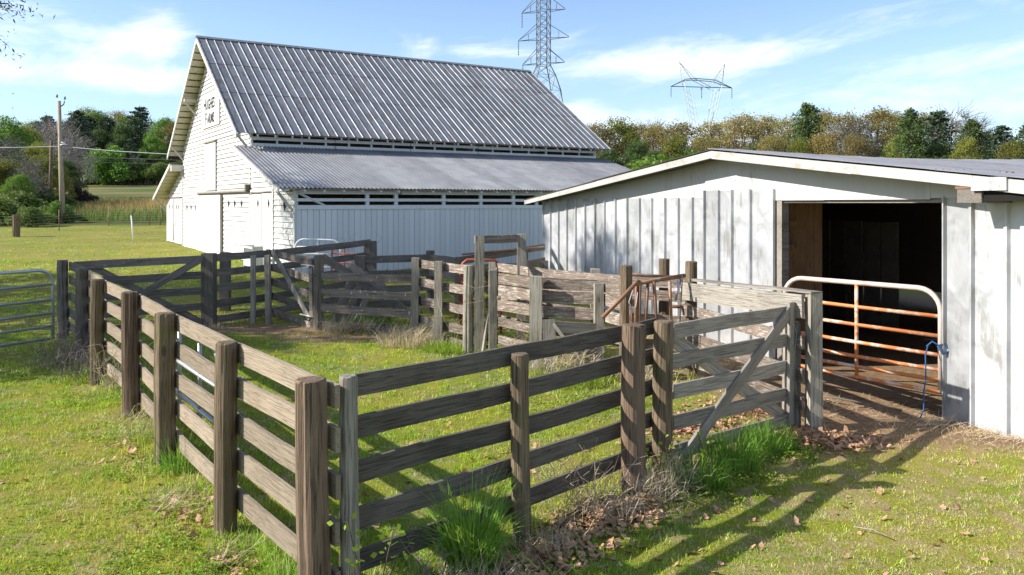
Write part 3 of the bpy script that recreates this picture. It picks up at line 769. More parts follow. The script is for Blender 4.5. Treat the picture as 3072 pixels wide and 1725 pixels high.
# underside deck, other walls, interior
for (y0, y1) in ((14.3, PK), (-5.1, PK)):
    V = []
    for x in (-.48, 8.9):
        for y, dz in ((y0, 0), (y1, 0), (y1, -.03), (y0, -.03)): V.append((x, y, shroof(y) - .02 + dz - (.10 if x > 0 else 0)))
    Fc = [(0, 1, 2, 3), (7, 6, 5, 4), (0, 4, 5, 1), (1, 5, 6, 2), (2, 6, 7, 3), (3, 7, 4, 0)]
    place('roof_deck', mesh('roof_deck', V, Fc, 'dark_wood'), shed)
bx('back_wall', shed, 'dark_interior', 8.6, 8.7, -5.0, 7.2, .0, 2.8); bx('back_wall', shed, 'dark_interior', 8.6, 8.7, 8.6, 11.2, .42, 3.3)
bx('back_wall', shed, 'dark_interior', 8.6, 8.7, 11.2, 14.1, .0, 3.2); bx('back_wall', shed, 'dark_interior', 8.6, 8.7, 7.2, 8.6, .40, 3.3); bx('end_wall', shed, 'shed_metal', 0.0, 8.6, 14.1, 14.15, -.1, 2.75); bx('end_wall', shed, 'dark_interior', .0, 8.6, -5.05, -5.0, -.1, 2.55)
bx('lining', shed, 'dark_interior', .01, .05, 3.36, 14.1, -.1, 2.8); bx('lining', shed, 'dark_interior', .01, .05, -5.0, -.13, -.1, 2.75)
for i in range(4):
    bx('partition_panel', shed, 'brownpanel_wood', .12 + i * .37, .12 + i * .37 + .36, 4.2 + .02 * (i % 2), 4.24 + .02 * (i % 2), -.1, 2.75)
bx('partition_rail', shed, 'brownpanel_wood', .12, 1.0, 4.12, 4.19, 2.3, 2.38); bx('partition_rail', shed, 'brownpanel_wood', .12, 1.0, 4.12, 4.19, 1.9, 1.97)
for (x, y) in ((3., 6.5), (3., 9.5), (5.8, 5.), (4.6, 2.)): bx('inner_post', shed, 'darkpost_wood', x, x + .14, y, y + .14, -.1, 2.9)
for k in range(6): bx('inner_stall_board', shed, 'dark_wood', 4.2 + .05, 4.3, 5.2 + k * .5, 5.2 + k * .5 + .42, .0, 2.3)
# box beam stub at the right
bx('beam_stub', shed, 'dark_wood', -.50, .0, -.95, -.62, 2.70, 2.86, label='weathered beam end jutting out under the right eave')
bx('beam_stub', shed, 'black', -.47, -.03, -4.8, -.955, 2.72, 2.90)
bx('beam_plate', shed, 'rust_metal', -.51, .0, -1.05, -.6, 2.865, 2.89); bx('beam_plate', shed, 'dark_wood', -.40, .0, -1.6, -.85, 2.895, 2.95)

# ================================================================== CORRAL FENCES
def fence(name, label, posts, boards, group=None, root=None):
    """posts: (x, y, h, r, mat, square, lean) ; boards: (p0, p1, width, thick, mat)"""
    x, y = posts[0][:2] if posts else boards[0][0][:2]
    t = thing(name, label, 'gate' if 'gate' in name else 'fence', (x, y, t1(x, y)), 0, group)
    for p in posts:
        x, y, h, r, mat, sq, lean = (list(p) + [False, (0, 0)])[:7] if len(p) < 7 else p
        round_post('post', t, mat, x, y, h, r, lean, square=sq)
    for b in boards:
        p0, p1, wd, th, mat = b[:5]
        plank(b[5] if len(b) > 5 else 'board', t, mat, p0, p1, wd, th, bow=rng.uniform(-.008, .004))
    return t
# left fence
LP = [(-1.26, 5.24, 1.56, .105), (-2.36, 6.70, 1.55, .092), (-3.60, 8.47, 1.56, .105), (-4.79, 10.25, 1.57, .105), (-6.18, 12.15, 1.56, .10), (-7.50, 14.2, 1.55, .10), (-8.78, 15.95, 1.56, .105)]
dL = Vector((-.5735, .8192)); nL = Vector((.8192, .5735))
posts = [(x, y, h, r, 'redpost_wood' if i in (0, 3) else 'post_wood' if i < 5 else 'darkpost_wood', False, ((-.022, .0) if i == 0 else (rng.uniform(-.012, .012), 0))) for i, (x, y, h, r) in enumerate(LP)]
bl = []
TL = [1.53, 1.25, .94, .635, .33]
for k, zt in enumerate(TL):
    for i in range(len(LP) - 1):
        a, b = LP[i], LP[i + 1]; o = .118
        e = .07 if i == 0 else 0
        pa = (a[0] + nL.x * o - dL.x * e, a[1] + nL.y * o - dL.y * e); pb = (b[0] + nL.x * o, b[1] + nL.y * o)
        g0, g1 = t1(*pa) , t1(*pb)
        j = .0 if k == 0 else rng.uniform(-.012, .012)
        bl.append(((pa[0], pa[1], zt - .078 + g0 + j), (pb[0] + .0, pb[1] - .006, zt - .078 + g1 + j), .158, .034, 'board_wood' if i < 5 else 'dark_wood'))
fence('board_fence', 'five-board fence on thick round posts running from the front corner back along the left lawn', posts, bl)
# right (front) fence
posts = [(-1.06, 5.36, 1.55, .062, 'thinpost_wood', False, (-.012, 0)), (.075, 6.50, 1.50, .075, 'post_wood', False, (-.01, 0)), (1.12, 7.50, 1.56, .108, 'redpost_wood', False, (.0, 0)), (1.47, 7.98, 1.54, .098, 'post_wood', False, (.01, 0))]
bl = []
pa0, pm, pb0 = (-1.13, 5.45), (.02, 6.61), (1.42, 8.12)
TR = [1.545, 1.25, .945, .645, .345]
for k, zt in enumerate(TR):
    j = rng.uniform(-.008, .008)
    bl.append(((pa0[0], pa0[1], zt - .075 + j), (pm[0], pm[1], zt - .075), .15, .032, 'frontboard_shaded_wood'))
    bl.append(((pm[0] + .004, pm[1] + .004, zt - .075), (pb0[0], pb0[1], zt - .075 + j), .15, .032, 'frontboard_shaded_wood'))
fence('board_fence', 'five-board fence in the foreground from the front corner post to the wooden gate', posts, bl)
for q in range(5): pass

# front wooden gate
def gate_boards(t, a, b, tops_a, tops_b, wd, th, mat):
    for za, zb_ in zip(tops_a, tops_b): plank('board', t, mat, (a[0], a[1], za - wd / 2), (b[0], b[1], zb_ - wd / 2), wd, th)
ga, gb = (1.60, 8.10), (3.32, 9.80)
gt = thing('wooden_gate', 'grey wooden gate with crossed diagonal braces standing in the front fence', 'gate', (ga[0], ga[1], 0))
gate_boards(gt, ga, gb, [1.50, 1.20, .90, .59, .29], [1.46, 1.13, .81, .48, .16], .15, .03, 'grey_wood')
gn = Vector((.70, -.71))
def off(p, k): return (p[0] + gn.x * k, p[1] + gn.y * k)
plank('brace', gt, 'grey_wood', off(lerp(ga, gb, .03), .035) + (.10,), off(lerp(ga, gb, .99), .035) + (1.40,), .14, .032)
plank('brace', gt, 'grey_wood', off(lerp(ga, gb, .03), -.035) + (1.32,), off(lerp(ga, gb, .97), -.035) + (.14,), .15, .032)
plank('stile', gt, 'grey_wood', off(gb, .035) + (.04,), off(gb, .035) + (1.50,), .13, .035, up=(.7, .71, 0))
plank('stile', gt, 'grey_wood', off(gb, -.035) + (.04,), off(gb, -.035) + (1.44,), .10, .03, up=(.7, .71, 0))
tube('wire_loop', gt, 'wire_light', [off(gb, .06) + (1.25,), off(lerp(ga, gb, 1.03), .07) + (1.15,), off(lerp(ga, gb, 1.02), .07) + (.95,), off(lerp(ga, gb, .98), .06) + (1.05,)], .005, 5)

# corner posts by the shed and the short fence back to the chute
posts = [(3.60, 9.72, 1.64, .075, 'greypost_wood', True, (0, 0)), (3.43, 9.86, 1.28, .05, 'darkpost_wood', True, (0, 0)), (2.80, 12.75, 1.76, .095, 'post_wood', False, (0, 0))]
A_, B_ = (3.47, 9.72), (2.66, 12.7)
bl = []
for (za, zb_, wd, mt) in ((1.60, 1.46, .27, 'grey_wood'), (1.12, 1.12, .17, 'chute_wood'), (.72, .72, .17, 'chute_wood'), (.38, .36, .15, 'chute_wood')):
    bl.append(((A_[0], A_[1], za - wd / 2), (B_[0], B_[1], zb_ - wd / 2), wd, .04, mt))
f3 = fence('board_fence', 'short weathered fence with one wide pale top board, between the end post and the chute', posts, bl)
plank('cap_board', f3, 'grey_wood', (3.60, 9.66, 1.635), (2.80, 12.6, 1.51), .03, .16)

# back left gate with V brace
ga, gb = (-8.72, 16.25), (-6.72, 17.62)
gt = thing('wooden_gate', 'dark wooden gate with slanted braces at the back left corner of the pen', 'gate', (ga[0], ga[1], 0))
gate_boards(gt, ga, gb, [1.53, 1.19, .86, .52, .2], [1.56, 1.22, .88, .54, .2], .16, .035, 'dark_wood')
plank('brace', gt, 'dark_wood', (-6.74, 17.56, 1.46), (-8.5, 16.35, .25), .14, .035); plank('brace', gt, 'dark_wood', (-8.5, 16.45, 1.42), (-6.80, 17.64, .15), .14, .035)

# fence across the back, from the gate post to the tall far post
c0, c1_ = (-6.58, 17.8), (-3.76, 21.5)
posts = [(-6.60, 17.75, 1.58, .13, 'darkpost_wood', True), (-7.0, 19.9, 1.42, .11, 'darkpost_wood', True), (-5.78, 18.2, 1.52, .05, 'greypost_wood', True), (-5.42, 18.15, 1.53, .055, 'greypost_wood', True, (-.02, 0)), (-3.74, 21.5, 1.46, .14, 'darkpost_wood', True)]
posts = [tuple(list(p) + [(0, 0)]) if len(p) == 6 else p for p in posts]
bl = []
for zt in (1.55, 1.22, .88, .54, .2):
    m_ = lerp(c0, c1_, .36)
    for p, q in ((c0, m_), (m_, c1_)):
        g0, g1 = t1(*p), t1(*q); bl.append(((p[0], p[1], zt - .08 + g0 * .8), (q[0] , q[1] - .005, zt - .08 + g1 * .8), .16, .035, 'dark_wood'))
fence('board_fence', 'dark board fence across the back of the pen with two narrow upright posts', posts, bl)
# middle gate
ga, gb = (-5.62, 19.0), (-4.28, 17.6)
gt = thing('wooden_gate', 'sagging wooden gate with one pale grey diagonal brace in the middle of the pen', 'gate', (ga[0], ga[1], 0))
gate_boards(gt, ga, gb, [1.60, 1.28, .95, .62, .24], [1.50, 1.12, .78, .45, .10], .16, .03, 'lichen_wood')
plank('brace', gt, 'greypost_wood', (-5.55, 18.86, 1.58), (-4.36, 17.58, .20), .13, .03); plank('stile', gt, 'darkpost_wood', (-5.62, 18.92, .15), (-5.66, 18.92, 1.62), .13, .035, up=(.7, -.7, 0)); plank('stile', gt, 'darkpost_wood', (-4.30, 17.56, .0), (-4.34, 17.56, 1.48), .13, .035, up=(.7, -.7, 0))
tube('hinge_strap', gt, 'galv_metal', [(-4.55, 17.60, 1.36), (-4.3, 17.5, 1.35), (-4.1, 17.42, 1.33)], .02, 5); tube('hinge_strap', gt, 'galv_metal', [(-4.6, 17.7, .28), (-4.35, 17.5, .26), (-4.15, 17.45, .24)], .02, 5)
# lichen covered fence in front of it
posts = [(-4.14, 17.42, 1.57, .105, 'darkpost_wood', False), (-1.97, 16.55, 1.60, .075, 'greypost_wood', True)]
posts = [tuple(list(p) + [(.01, 0)]) for p in posts]
bl = [((-4.08, 17.36, z - .08), (-1.95, 16.62, z2 - .08), .165, .035, 'lichen_wood') for z, z2 in ((1.22, 1.22), (.87, .86), (.55, .50), (.18, .12))]
fence('board_fence', 'low fence of dark boards spotted with white lichen in the middle of the pen', posts, bl)
# broken gate leaning behind it
gt = thing('broken_gate', 'old broken wooden gate leaning in crossed boards behind the lichen fence', 'gate', (-3.4, 18.2, t1(-3.4, 18.2)))
for (p, q, wd) in (((-4.15, 17.9, 1.50), (-2.55, 17.7, .50), .17), ((-3.95, 18.1, .05), (-3.45, 18.35, 1.25), .20), ((-3.72, 18.05, .02), (-3.3, 18.3, 1.15), .14), ((-3.45, 18.05, .02), (-3.1, 18.35, 1.0), .14), ((-3.6, 18.2, 1.3), (-2.1, 18.0, .1), .15), ((-3.2, 18.15, .75), (-1.9, 18.2, .02), .14)):
    plank('board', gt, 'grey_wood' if rng.random() < .5 else 'dark_wood', p, q, wd, .03)
# rear right fences in shade
posts = [(-3.62, 19.5, 1.40, .12, 'darkpost_wood', True, (0, 0)), (-2.0, 20.0, 1.45, .11, 'darkpost_wood', False, (0, 0)), (-1.22, 19.0, 1.40, .10, 'darkpost_wood', True, (0, 0))]
bl = []
for zt in (1.38, 1.02, .66, .30):
    for p, q in (((-3.62, 19.4), (-2.0, 19.88)), ((-2.0, 19.86), (-1.2, 18.92))):
        bl.append(((p[0], p[1], zt - .08 + t1(*p)), (q[0], q[1], zt - .08 + t1(*q)), .17, .035, 'dark_wood'))
bl.append(((-3.5, 19.55, 1.3), (-2.7, 19.7, .1), .14, .03, 'grey_wood'))
fence('board_fence', 'dark four-board fence in shade in front of the barn side wall', posts, bl)
posts = [(.35, 21.8, 1.15, .08, 'darkpost_wood', True, (0, 0)), (-.5, 20.4, 1.2, .08, 'darkpost_wood', True, (0, 0))]
bl = [((-1.2, 19.05, z + t1(-1.2, 19) - .08), (.92, 23.0, z * .95 + t1(.9, 23) * .6 - .08), .18, .035, 'dark_wood') for z in (1.40, 1.0, .6)]
fr_ = fence('board_fence', 'dark fence running from the pen back to the left corner of the metal shed', posts, bl)
tube('top_pipe', fr_, 'rust_metal', [(-1.15, 18.95, 1.50), (.92, 22.95, 1.47)], .025, 6)

# working chute: near side
posts = [(-1.40, 15.55, 1.60, .075, 'greypost_wood', True, (.0, 0)), (-.80, 14.75, 1.58, .095, 'greypost_wood', False, (.012, 0)), (-.34, 14.5, 1.53, .07, 'greypost_wood', True, (0, 0)), (.39, 13.35, 1.53, .10, 'greypost_wood', True, (0, 0)), (1.39, 13.05, 1.42, .075, 'greypost_wood', True, (0, 0)), (1.72, 12.32, 1.75, .095, 'post_wood', False, (0, 0)), (2.48, 13.3, 1.77, .09, 'post_wood', False, (0, 0))]
bl = []
P = [(-1.93, 16.68), (-1.36, 15.72), (-.72, 14.92)]
for (z) in (1.55, 1.17, .80, .42):
    for p, q in zip(P[:-1], P[1:]): bl.append(((p[0], p[1], z - .08), (q[0], q[1], z - .08), .165, .035, 'chute_wood'))
bl.append(((-1.33, 15.7, .07), (-.72, 14.9, .05), .16, .035, 'chute_wood'))
P = [(-.46, 14.75), (.45, 13.52), (1.42, 13.2), (1.70, 12.48)]
for k, z in enumerate((1.45, 1.235, .99, .68, .36)):
    for i, (p, q) in enumerate(zip(P[:-1], P[1:])):
        if k == 4 and i > 0: continue
        wd = .185 if k in (0, 1, 2) else .155
        bl.append(((p[0], p[1], z - .09 + rng.uniform(-.01, .01)), (q[0], q[1], z - .09), wd, .035, 'chute_wood'))
fence('cattle_chute', 'near side of the cattle chute, reddish weathered boards on square posts', posts, bl)['category'] = 'chute'
# far side of the chute
posts = [(-.40, 16.5, 1.5, .07, 'greypost_wood', True, (0, 0)), (.6, 15.2, 1.62, .08, 'darkpost_wood', True, (0, 0)), (1.45, 14.2, 1.55, .08, 'greypost_wood', True, (0, 0)), (2.0, 13.5, 1.2, .07, 'greypost_wood', True, (0, 0))]
P = [(-.30, 16.15), (.32, 15.05), (1.9, 13.3), (2.74, 12.9)]
bl = []
for k, z in enumerate((1.53, 1.31, .92, .52)):
    for p, q in zip(P[:-1], P[1:]): bl.append(((p[0], p[1], z - .10), (q[0], q[1], z - .10), .165, .035, 'chute_wood'))
fence('cattle_chute', 'far side of the cattle chute, long brown boards in front of the metal shed wall', posts, bl)['category'] = 'chute'
# tall frame
t = thing('gate_frame', 'tall wooden frame with a crossbar standing over the cattle chute', 'gate frame', (-.6, 14.75, 0))
round_post('post', t, 'greypost_wood', -.60, 14.72, 2.12, .085, (.008, 0), square=True); round_post('post', t, 'greypost_wood', .18, 15.4, 2.10, .085, square=True)
plank('crossbar', t, 'lichen_wood', (-.66, 14.72, 2.03), (.24, 15.46, 2.03), .15, .06)
plank('prop_pipe', t, 'grey_wood', (-.52, 14.6, .0), (-.36, 14.75, 1.2), .05, .05)
# small red tube gate inside chute entrance
t = thing('tube_gate', 'small orange-red tube gate half hidden behind the tall wooden frame', 'gate', (-.95, 15.9, 0))
a, b = (-1.0, 15.9), (-.22, 16.2)
tube('frame_tube', t, 'red_metal', [a + (.1,), a + (1.4,), lerp(a, b, .06) + (1.52,), lerp(a, b, .15) + (1.58,), lerp(a, b, .85) + (1.56,), lerp(a, b, .94) + (1.50,), b + (1.35,), b + (.1,)], .03, 7)
for z in (1.12, .8, .5, .2): tube('rail', t, 'red_metal', [a + (z,), b + (z,)], .022, 6)
# head gate pipework
t = thing('head_gate', 'rusty pipe head gate with levers at the front end of the chute', 'head gate', (1.75, 12.2, 0))
def px(x, y, Z): return ((x - 1288) / 2050 * Z, Z, 2.7 - (y - 510) / 2050 * Z)
tube('lever', t, 'rust_metal', [px(1515, 799, 12.0), px(1560, 754, 12.05), px(1607, 704, 12.1)], .032, 8)
tube('top_bar', t, 'rust_metal', [px(1600, 714, 12.1), px(1660, 703, 12.3), px(1722, 693, 12.5)], .033, 8)
tube('back_bar', t, 'rust_metal', [px(1575, 690, 12.6), px(1700, 697, 12.9)], .025, 8)
for x0, x1, y1, mt in ((1630, 1622, 850, 'grey_wood'), (1645, 1655, 850, 'greypost_wood'), (1685, 1690, 850, 'rust_metal'), (1602, 1598, 840, 'rust_metal'), (1610, 1608, 840, 'rust_metal')):
    tube('upright', t, mt if 'wood' not in mt else 'rust_metal', [px(x0, 708, 12.2), px(x1, y1, 12.2)], .026, 7)
tube('upright', t, 'orange_metal', [px(1586, 770, 12.1), px(1588, 835, 12.1)], .02, 6)
tube('cable', t, 'wire_dark', [px(1717, 690, 12.4), px(1710, 815, 12.3)], .009, 5); tube('spring', t, 'galv_metal', [px(1708, 703, 12.4), px(1700, 755, 12.4)], .02, 6)
tube('chain', t, 'wire_light', [px(1592, 730, 12.0), px(1582, 760, 12.0), px(1592, 778, 12.0), px(1600, 770, 12.0), px(1604, 735, 12.0)], .008, 5)
tube('cross_pipe', t, 'rust_metal', [px(1685, 770, 12.6), px(1735, 773, 12.7)], .03, 6)
# small pale gate below
t = thing('wooden_gate', 'small pale broken gate panel leaning against the near side of the chute', 'gate', (.5, 12.9, 0))
plank('stile', t, 'grey_wood', (.60, 12.75, .0), (.58, 12.8, .86), .19, .035, up=(1, 0, 0)); plank('board', t, 'grey_wood', (.55, 12.8, .76), (1.32, 12.95, .70), .17, .03)
plank('brace', t, 'grey_wood', (.66, 12.7, .80), (1.22, 12.6, .05), .05, .04); plank('board', t, 'chute_wood', (.62, 12.85, .42), (1.4, 13.0, .38), .2, .03); plank('board', t, 'chute_wood', (1.0, 12.95, .15), (2.1, 12.5, .12), .2, .04)

# ================================================================== TUBE GATES
def tube_gate(name, label, a, b, zs_a, zs_b, mat, fmat, r=.025, fr=.03, bars=(.5,), rail_r=None):
    t = thing(name, label, 'gate', (a[0], a[1], t1(*a)))
    za, zb_ = zs_a[0], zs_b[0]; z0, z1 = zs_a[-1], zs_b[-1]; L = math.hypot(b[0] - a[0], b[1] - a[1]); c = .28 / L
    pts = [a + (z0,)]
    for k in range(7):
        q = math.pi / 2 * k / 6; pts.append(lerp(a, b, c * (1 - math.cos(q))) + (za - .28 + .28 * math.sin(q),))
    for k in range(7):
        q = math.pi / 2 * k / 6; pts.append(lerp(a, b, 1 - c + c * math.sin(q)) + (zb_ - .28 + .28 * math.cos(q),))
    pts.append(b + (z1,))
    tube('frame_tube', t, fmat, pts, fr, 10)
    for p, q in zip(zs_a[1:], zs_b[1:]): tube('rail', t, mat, [a + (p,), lerp(a, b, .5) + ((p + q) / 2 - .006,), b + (q,)], r, 9)
    for k in bars: tube('upright', t, mat, [lerp(a, b, k) + (z0 + (z1 - z0) * k,), lerp(a, b, k) + (za + (zb_ - za) * k,)], r * 1.05, 8)
    return t
tube_gate('tube_gate', 'orange tube gate with a pale pink frame across the shed doorway', (4.05, 12.1), (5.43, 10.32), [1.60, 1.29, 1.05, .81, .61, .46, .33], [1.60, 1.26, 1.01, .77, .58, .45, .30], 'orange_metal', 'pale_tube_metal', .026, .034)
tube_gate('tube_gate', 'galvanised tube gate hung on the far left fence post, open over the lawn', (-8.62, 15.3), (-10.6, 11.5), [1.45, 1.17, .88, .63, .39, .16], [1.46, 1.18, .89, .64, .4, .17], 'galv_metal', 'galv_metal', .024, .03)
tube_gate('tube_gate', 'galvanised tube gate tied to the inner side of the left board fence', (-4.72, 11.0), (-3.10, 8.66), [1.12, .92, .72, .52, .32, .14], [1.12, .92, .72, .52, .32, .14], 'galv_metal', 'galv_metal', .024, .03, bars=(.35, .7))
tube_gate('tube_gate', 'white tube gate leaning at the corner of the barn lean-to', (-6.45, 24.25), (-5.05, 24.0), [1.62, 1.4, 1.2, 1.0, .8], [1.60, 1.38, 1.18, 1.0, .8], 'stake_white', 'stake_white', .022, .03)
tube_gate('tube_gate', 'rusty red pipe gate between the back fence and the barn side', (-5.0, 22.6), (-3.7, 22.0), [1.55, 1.3, 1.05, .8, .55], [1.55, 1.3, 1.05, .8, .55], 'red_metal', 'red_metal', .022, .026, bars=(.3, .85))
# rope on the orange gate
t = thing('rope', 'blue rope tied round the right end of the orange gate and hanging down', 'rope', (5.38, 10.3, .0))
pts = [(5.25, 10.32, .88), (5.30, 10.28, .95), (5.38, 10.27, .90), (5.45, 10.26, .93), (5.50, 10.24, .84), (5.42, 10.24, .80), (5.36, 10.26, .90)]
tube('knot', t, 'rope_blue', pts, .014, 6)
tube('loose_end', t, 'rope_blue', [(5.26, 10.30, .90), (5.20, 10.25, .80), (5.19, 10.22, .5), (5.15, 10.2, .3), (5.13, 10.15, .12), (5.05, 10.1, .02)], .009, 6)
# white bunk by the lean-to door
t = thing('feed_bunk', 'white wooden feed bunk standing before the lean-to doors of the barn', 'feed bunk', (-8.5, 27.0, .56), BA)
bx('side_board', t, 'white_paint', -.25, .1, -.55, -.52, .0, .72); bx('side_board', t, 'white_paint', -.25, .1, .52, .55, .0, .72); bx('front_board', t, 'white_paint', -.25, -.22, -.515, .515, .05, .36); bx('bottom_board', t, 'white_paint', -.215, .1, -.515, .515, .2, .23); bx('top_rail', t, 'trim_paint', -.25, -.20, -.515, .515, .64, .70)

# ================================================================== POLES, WIRES, WIRE FENCE
t = thing('utility_pole', 'tall pale utility pole with a yard lamp and insulators on top', 'utility pole', (-33.3, 60, t1(-33.3, 60)))
base = Vector((-33.3, 60, t1(-33.3, 60)))
tube('pole', t, 'pole_wood', [base + Vector((.25, 0, -.3)), base + Vector((.1, 0, 4)), base + Vector((-.05, 0, 9.0))], .17, 10, radii=[.20, .17, .12])
tube('lamp_arm', t, 'galv_metal', [base + Vector((0, 0, 5.75)), base + Vector((.25, -.2, 5.95)), base + Vector((.55, -.3, 5.85))], .03, 6)
V, Fc = tube_geo([(0, 0, .12), (0, 0, .05), (0, 0, 0)], 1, 12, True, [.10, .22, .36]); place('lamp_shade', mesh('lamp_shade', V, Fc, 'galv_metal', True), t, Matrix.Translation(base + Vector((.5, -.3, 5.72))), world=True)
tube('bracket', t, 'steel_lattice', [base + Vector((-.05, 0, 8.5)), base + Vector((.3, 0, 8.75)), base + Vector((.35, 0, 9.0))], .04, 6)
for dx, dz in ((-.2, 9.25), (.38, 9.1)): tube('insulator', t, 'insulator', [base + Vector((dx, 0, dz)), base + Vector((dx, 0, dz + .22))], .07, 8)
b2 = Vector((-42.5, 75, t1(-42.5, 75)))
t = thing('utility_pole', 'thin dark brown utility pole left of the tall pale one', 'utility pole', tuple(b2))
tube('pole', t, 'redpost_wood', [b2 + Vector((0, 0, -.3)), b2 + Vector((.1, 0, 6.6))], .16, 10, radii=[.18, .13])
for i, (pl, pm_, pr, rr, mt, lb) in enumerate((((-70, 371), (150, 368), (430, 388), .028, 'wire_light', 'top pale power line sagging across the left woods'), ((-70, 396), (150, 390), (430, 402), .028, 'wire_dark', 'middle dark power line sagging across the left woods'), ((-70, 406), (150, 404), (430, 412), .018, 'wire_dark', 'lowest thin dark power line across the left woods'))):
    P3 = [px(pl[0], pl[1], 60), px(pl[0] * .5 + pm_[0] * .5, (pl[1] + pm_[1]) / 2 + 1.5, 60), px(pm_[0], pm_[1], 60), px((pm_[0] + pr[0]) / 2, (pm_[1] + pr[1]) / 2 + 2, 59), px(pr[0], pr[1], 58), px(620, pr[1] + 14, 57)]
    o = tube('power_line', None, mt, P3, rr, 5); o['label'] = lb; o['category'] = 'power line'
t = thing('wire_fence', 'wire fence on thin steel stakes along the far edge of the lawn', 'fence', (-28.6, 47, t1(-28.6, 47)))
wp = [(-28.6, 47.), (-31.3, 56.5 - 5), (-28.2, 57), (-25.6, 57.5), (-24.9, 57.7), (-24.4, 58), (-22.5, 58.6), (-20, 59.5)]
wp = [(-33.5, 45.6), (-28.6, 47.), (-28.9, 52), (-28.2, 57), (-25.6, 57.5), (-24.9, 57.7), (-24.4, 58), (-22.5, 58.6)]
for i, p in enumerate(wp):
    z = t1(*p)
    if i == 1: round_post('wood_post', t, 'post_wood', p[0], p[1], 1.25, .20)
    else: tube('stake', t, 'rust_metal', [p + (z - .2,), (p[0] + rng.uniform(-.03, .03), p[1], z + 1.35)], .028, 5)
parts = []
for p, q in zip(wp[:-1], wp[1:]):
    for k in range(7):
        h = .08 + k * .18; parts.append(tube_geo([p + (t1(*p) + h,), q + (t1(*q) + h,)], .0035, 3, False))
V, Fc = join_geo(parts); o = place('wires', mesh('wires', V, Fc, 'wire_light'), t, world=True); o['kind'] = 'stuff'
o = tube('marker_stake', None, 'stake_white', [(-19.5, 42, t1(-19.5, 42) - .1), (-19.62, 42, t1(-19.5, 42) + 1.4)], .035, 6); o['label'] = 'thin white marker stake standing alone on the lawn left of the barn'; o['category'] = 'stake'

# ================================================================== PYLONS
def bars(t, nm, L, r, mat, n=4):
    V, Fc = join_geo([tube_geo(p, r, n, False) for p in L]); o0 = Vector(t.location)
    return place(nm, mesh(nm, V, Fc, mat), t, world=True)
def body_levels(cx, cy, lv, rot):
    out = []
    for z, wd in lv:
        out.append([Vector((cx + wd * math.cos(rot + math.pi / 4 + k * math.pi / 2) * .7071, cy + wd * math.sin(rot + math.pi / 4 + k * math.pi / 2) * .7071, z)) for k in range(4)])
    return out
cx, cy = (1367 - 1288) / 2050 * 158, 158; g0 = t1(cx, cy)
rot = R(18)
t = thing('power_pylon', 'dark steel lattice pylon with three pairs of arms behind the barn roof', 'pylon', (cx, cy, g0))
pz = lambda y, Z: 2.7 - (y - 510) / 2050 * Z
lv = [(g0 - .5, 9.5), (g0 + 9, 7.2), (pz(230, 158), 5.2), (pz(190, 158), 3.6)]
zt_, zb2 = pz(-75, 158), pz(165, 158)
lv += [(zb2 + (zt_ - zb2) * k / 12, 2.1) for k in range(13)]
lv.append((zt_ + 3.5, .4))
Lv = body_levels(cx, cy, lv, rot); legs = []; br = []
for k in range(4): legs.append([l[k] for l in Lv])
for a, b in zip(Lv[:-1], Lv[1:]):
    for k in range(4):
        br += [(a[k], b[(k + 1) % 4]), (a[(k + 1) % 4], b[k]), (b[k], b[(k + 1) % 4])]
for l in legs: bars(t, 'leg', [l], .10, 'steel_lattice')
bars(t, 'bracing', br, .042, 'steel_lattice', 3)['kind'] = 'stuff'
ux = Vector((math.cos(R(-22)), math.sin(R(-22)), 0)); nxv = Vector((-ux.y, ux.x, 0))
for (y, half) in ((28, 4.45), (98, 5.2), (160, 4.3)):
    z = pz(y, 158); c = Vector((cx, cy, z))
    for s in (-1, 1):
        tip = c + ux * (half * s); L = []
        for q in (-1.1, 1.1): L += [(c + nxv * q * .8 + ux * s * 1.0, tip), (c + nxv * q * .8 + ux * s * 1.0 + Vector((0, 0, 2.9)), tip + Vector((0, 0, .1)))]
        m1 = c + ux * (half * .6 * s); L += [(m1, m1 + Vector((0, 0, 1.25)))]
        arm = bars(t, 'cross_arm', L, .062, 'steel_lattice')
        if s < 0:
            P_ = [tip + Vector((0, 0, -.1 - .25 * k)) for k in range(12)]
            V, Fc = tube_geo([p - tip for p in P_], .1, 6, True, [.05 if k % 2 else .15 for k in range(12)]); place('insulator_string', mesh('insulator_string', V, Fc, 'insulator'), t, Matrix.Translation(tip), world=True)
# second pylon, waist type
D2 = 235; cx, cy = (1765 - 1288) / 2050 * D2, D2; g0 = t1(cx, cy)
t = thing('power_pylon', 'pale waisted lattice pylon with two horns standing over the trees behind the shed', 'pylon', (cx, cy, g0))
def q2(x, y, dy=0): X = (x - 1288) / 2050 * D2; return Vector((X, D2 + dy, pz(y, D2)))
L1 = []; L2 = []
for dy in (-1.6, 1.6):
    L1 += [[q2(1708, 155), q2(1722, 225, dy), q2(1745, 345, dy), q2(1760, 372, dy)], [q2(1823, 160), q2(1812, 225, dy), q2(1785, 345, dy), q2(1768, 372, dy)], [q2(1708, 155), q2(1745, 200, dy), q2(1790, 223, dy)], [q2(1823, 160), q2(1795, 203, dy), q2(1765, 223, dy)], [q2(1737, 225, dy), q2(1758, 340, dy), q2(1780, 400, dy * 2)], [q2(1797, 225, dy), q2(1775, 340, dy), q2(1745, 400, dy * 2)]]
    L1 += [[q2(1740, 345, dy), q2(1728, 470, dy * 3)], [q2(1790, 345, dy), q2(1806, 470, dy * 3)]]
    L2 += [[q2(1688, 217), q2(1841, 221)], [q2(1688, 217), q2(1722, 201, dy), q2(1745, 199, dy), q2(1795, 203, dy), q2(1841, 221)]]
for l in L1: bars(t, 'leg', [l], .10, 'pale_lattice')
for l in L2: bars(t, 'cross_arm', [l], .12, 'steel_lattice')
br = []
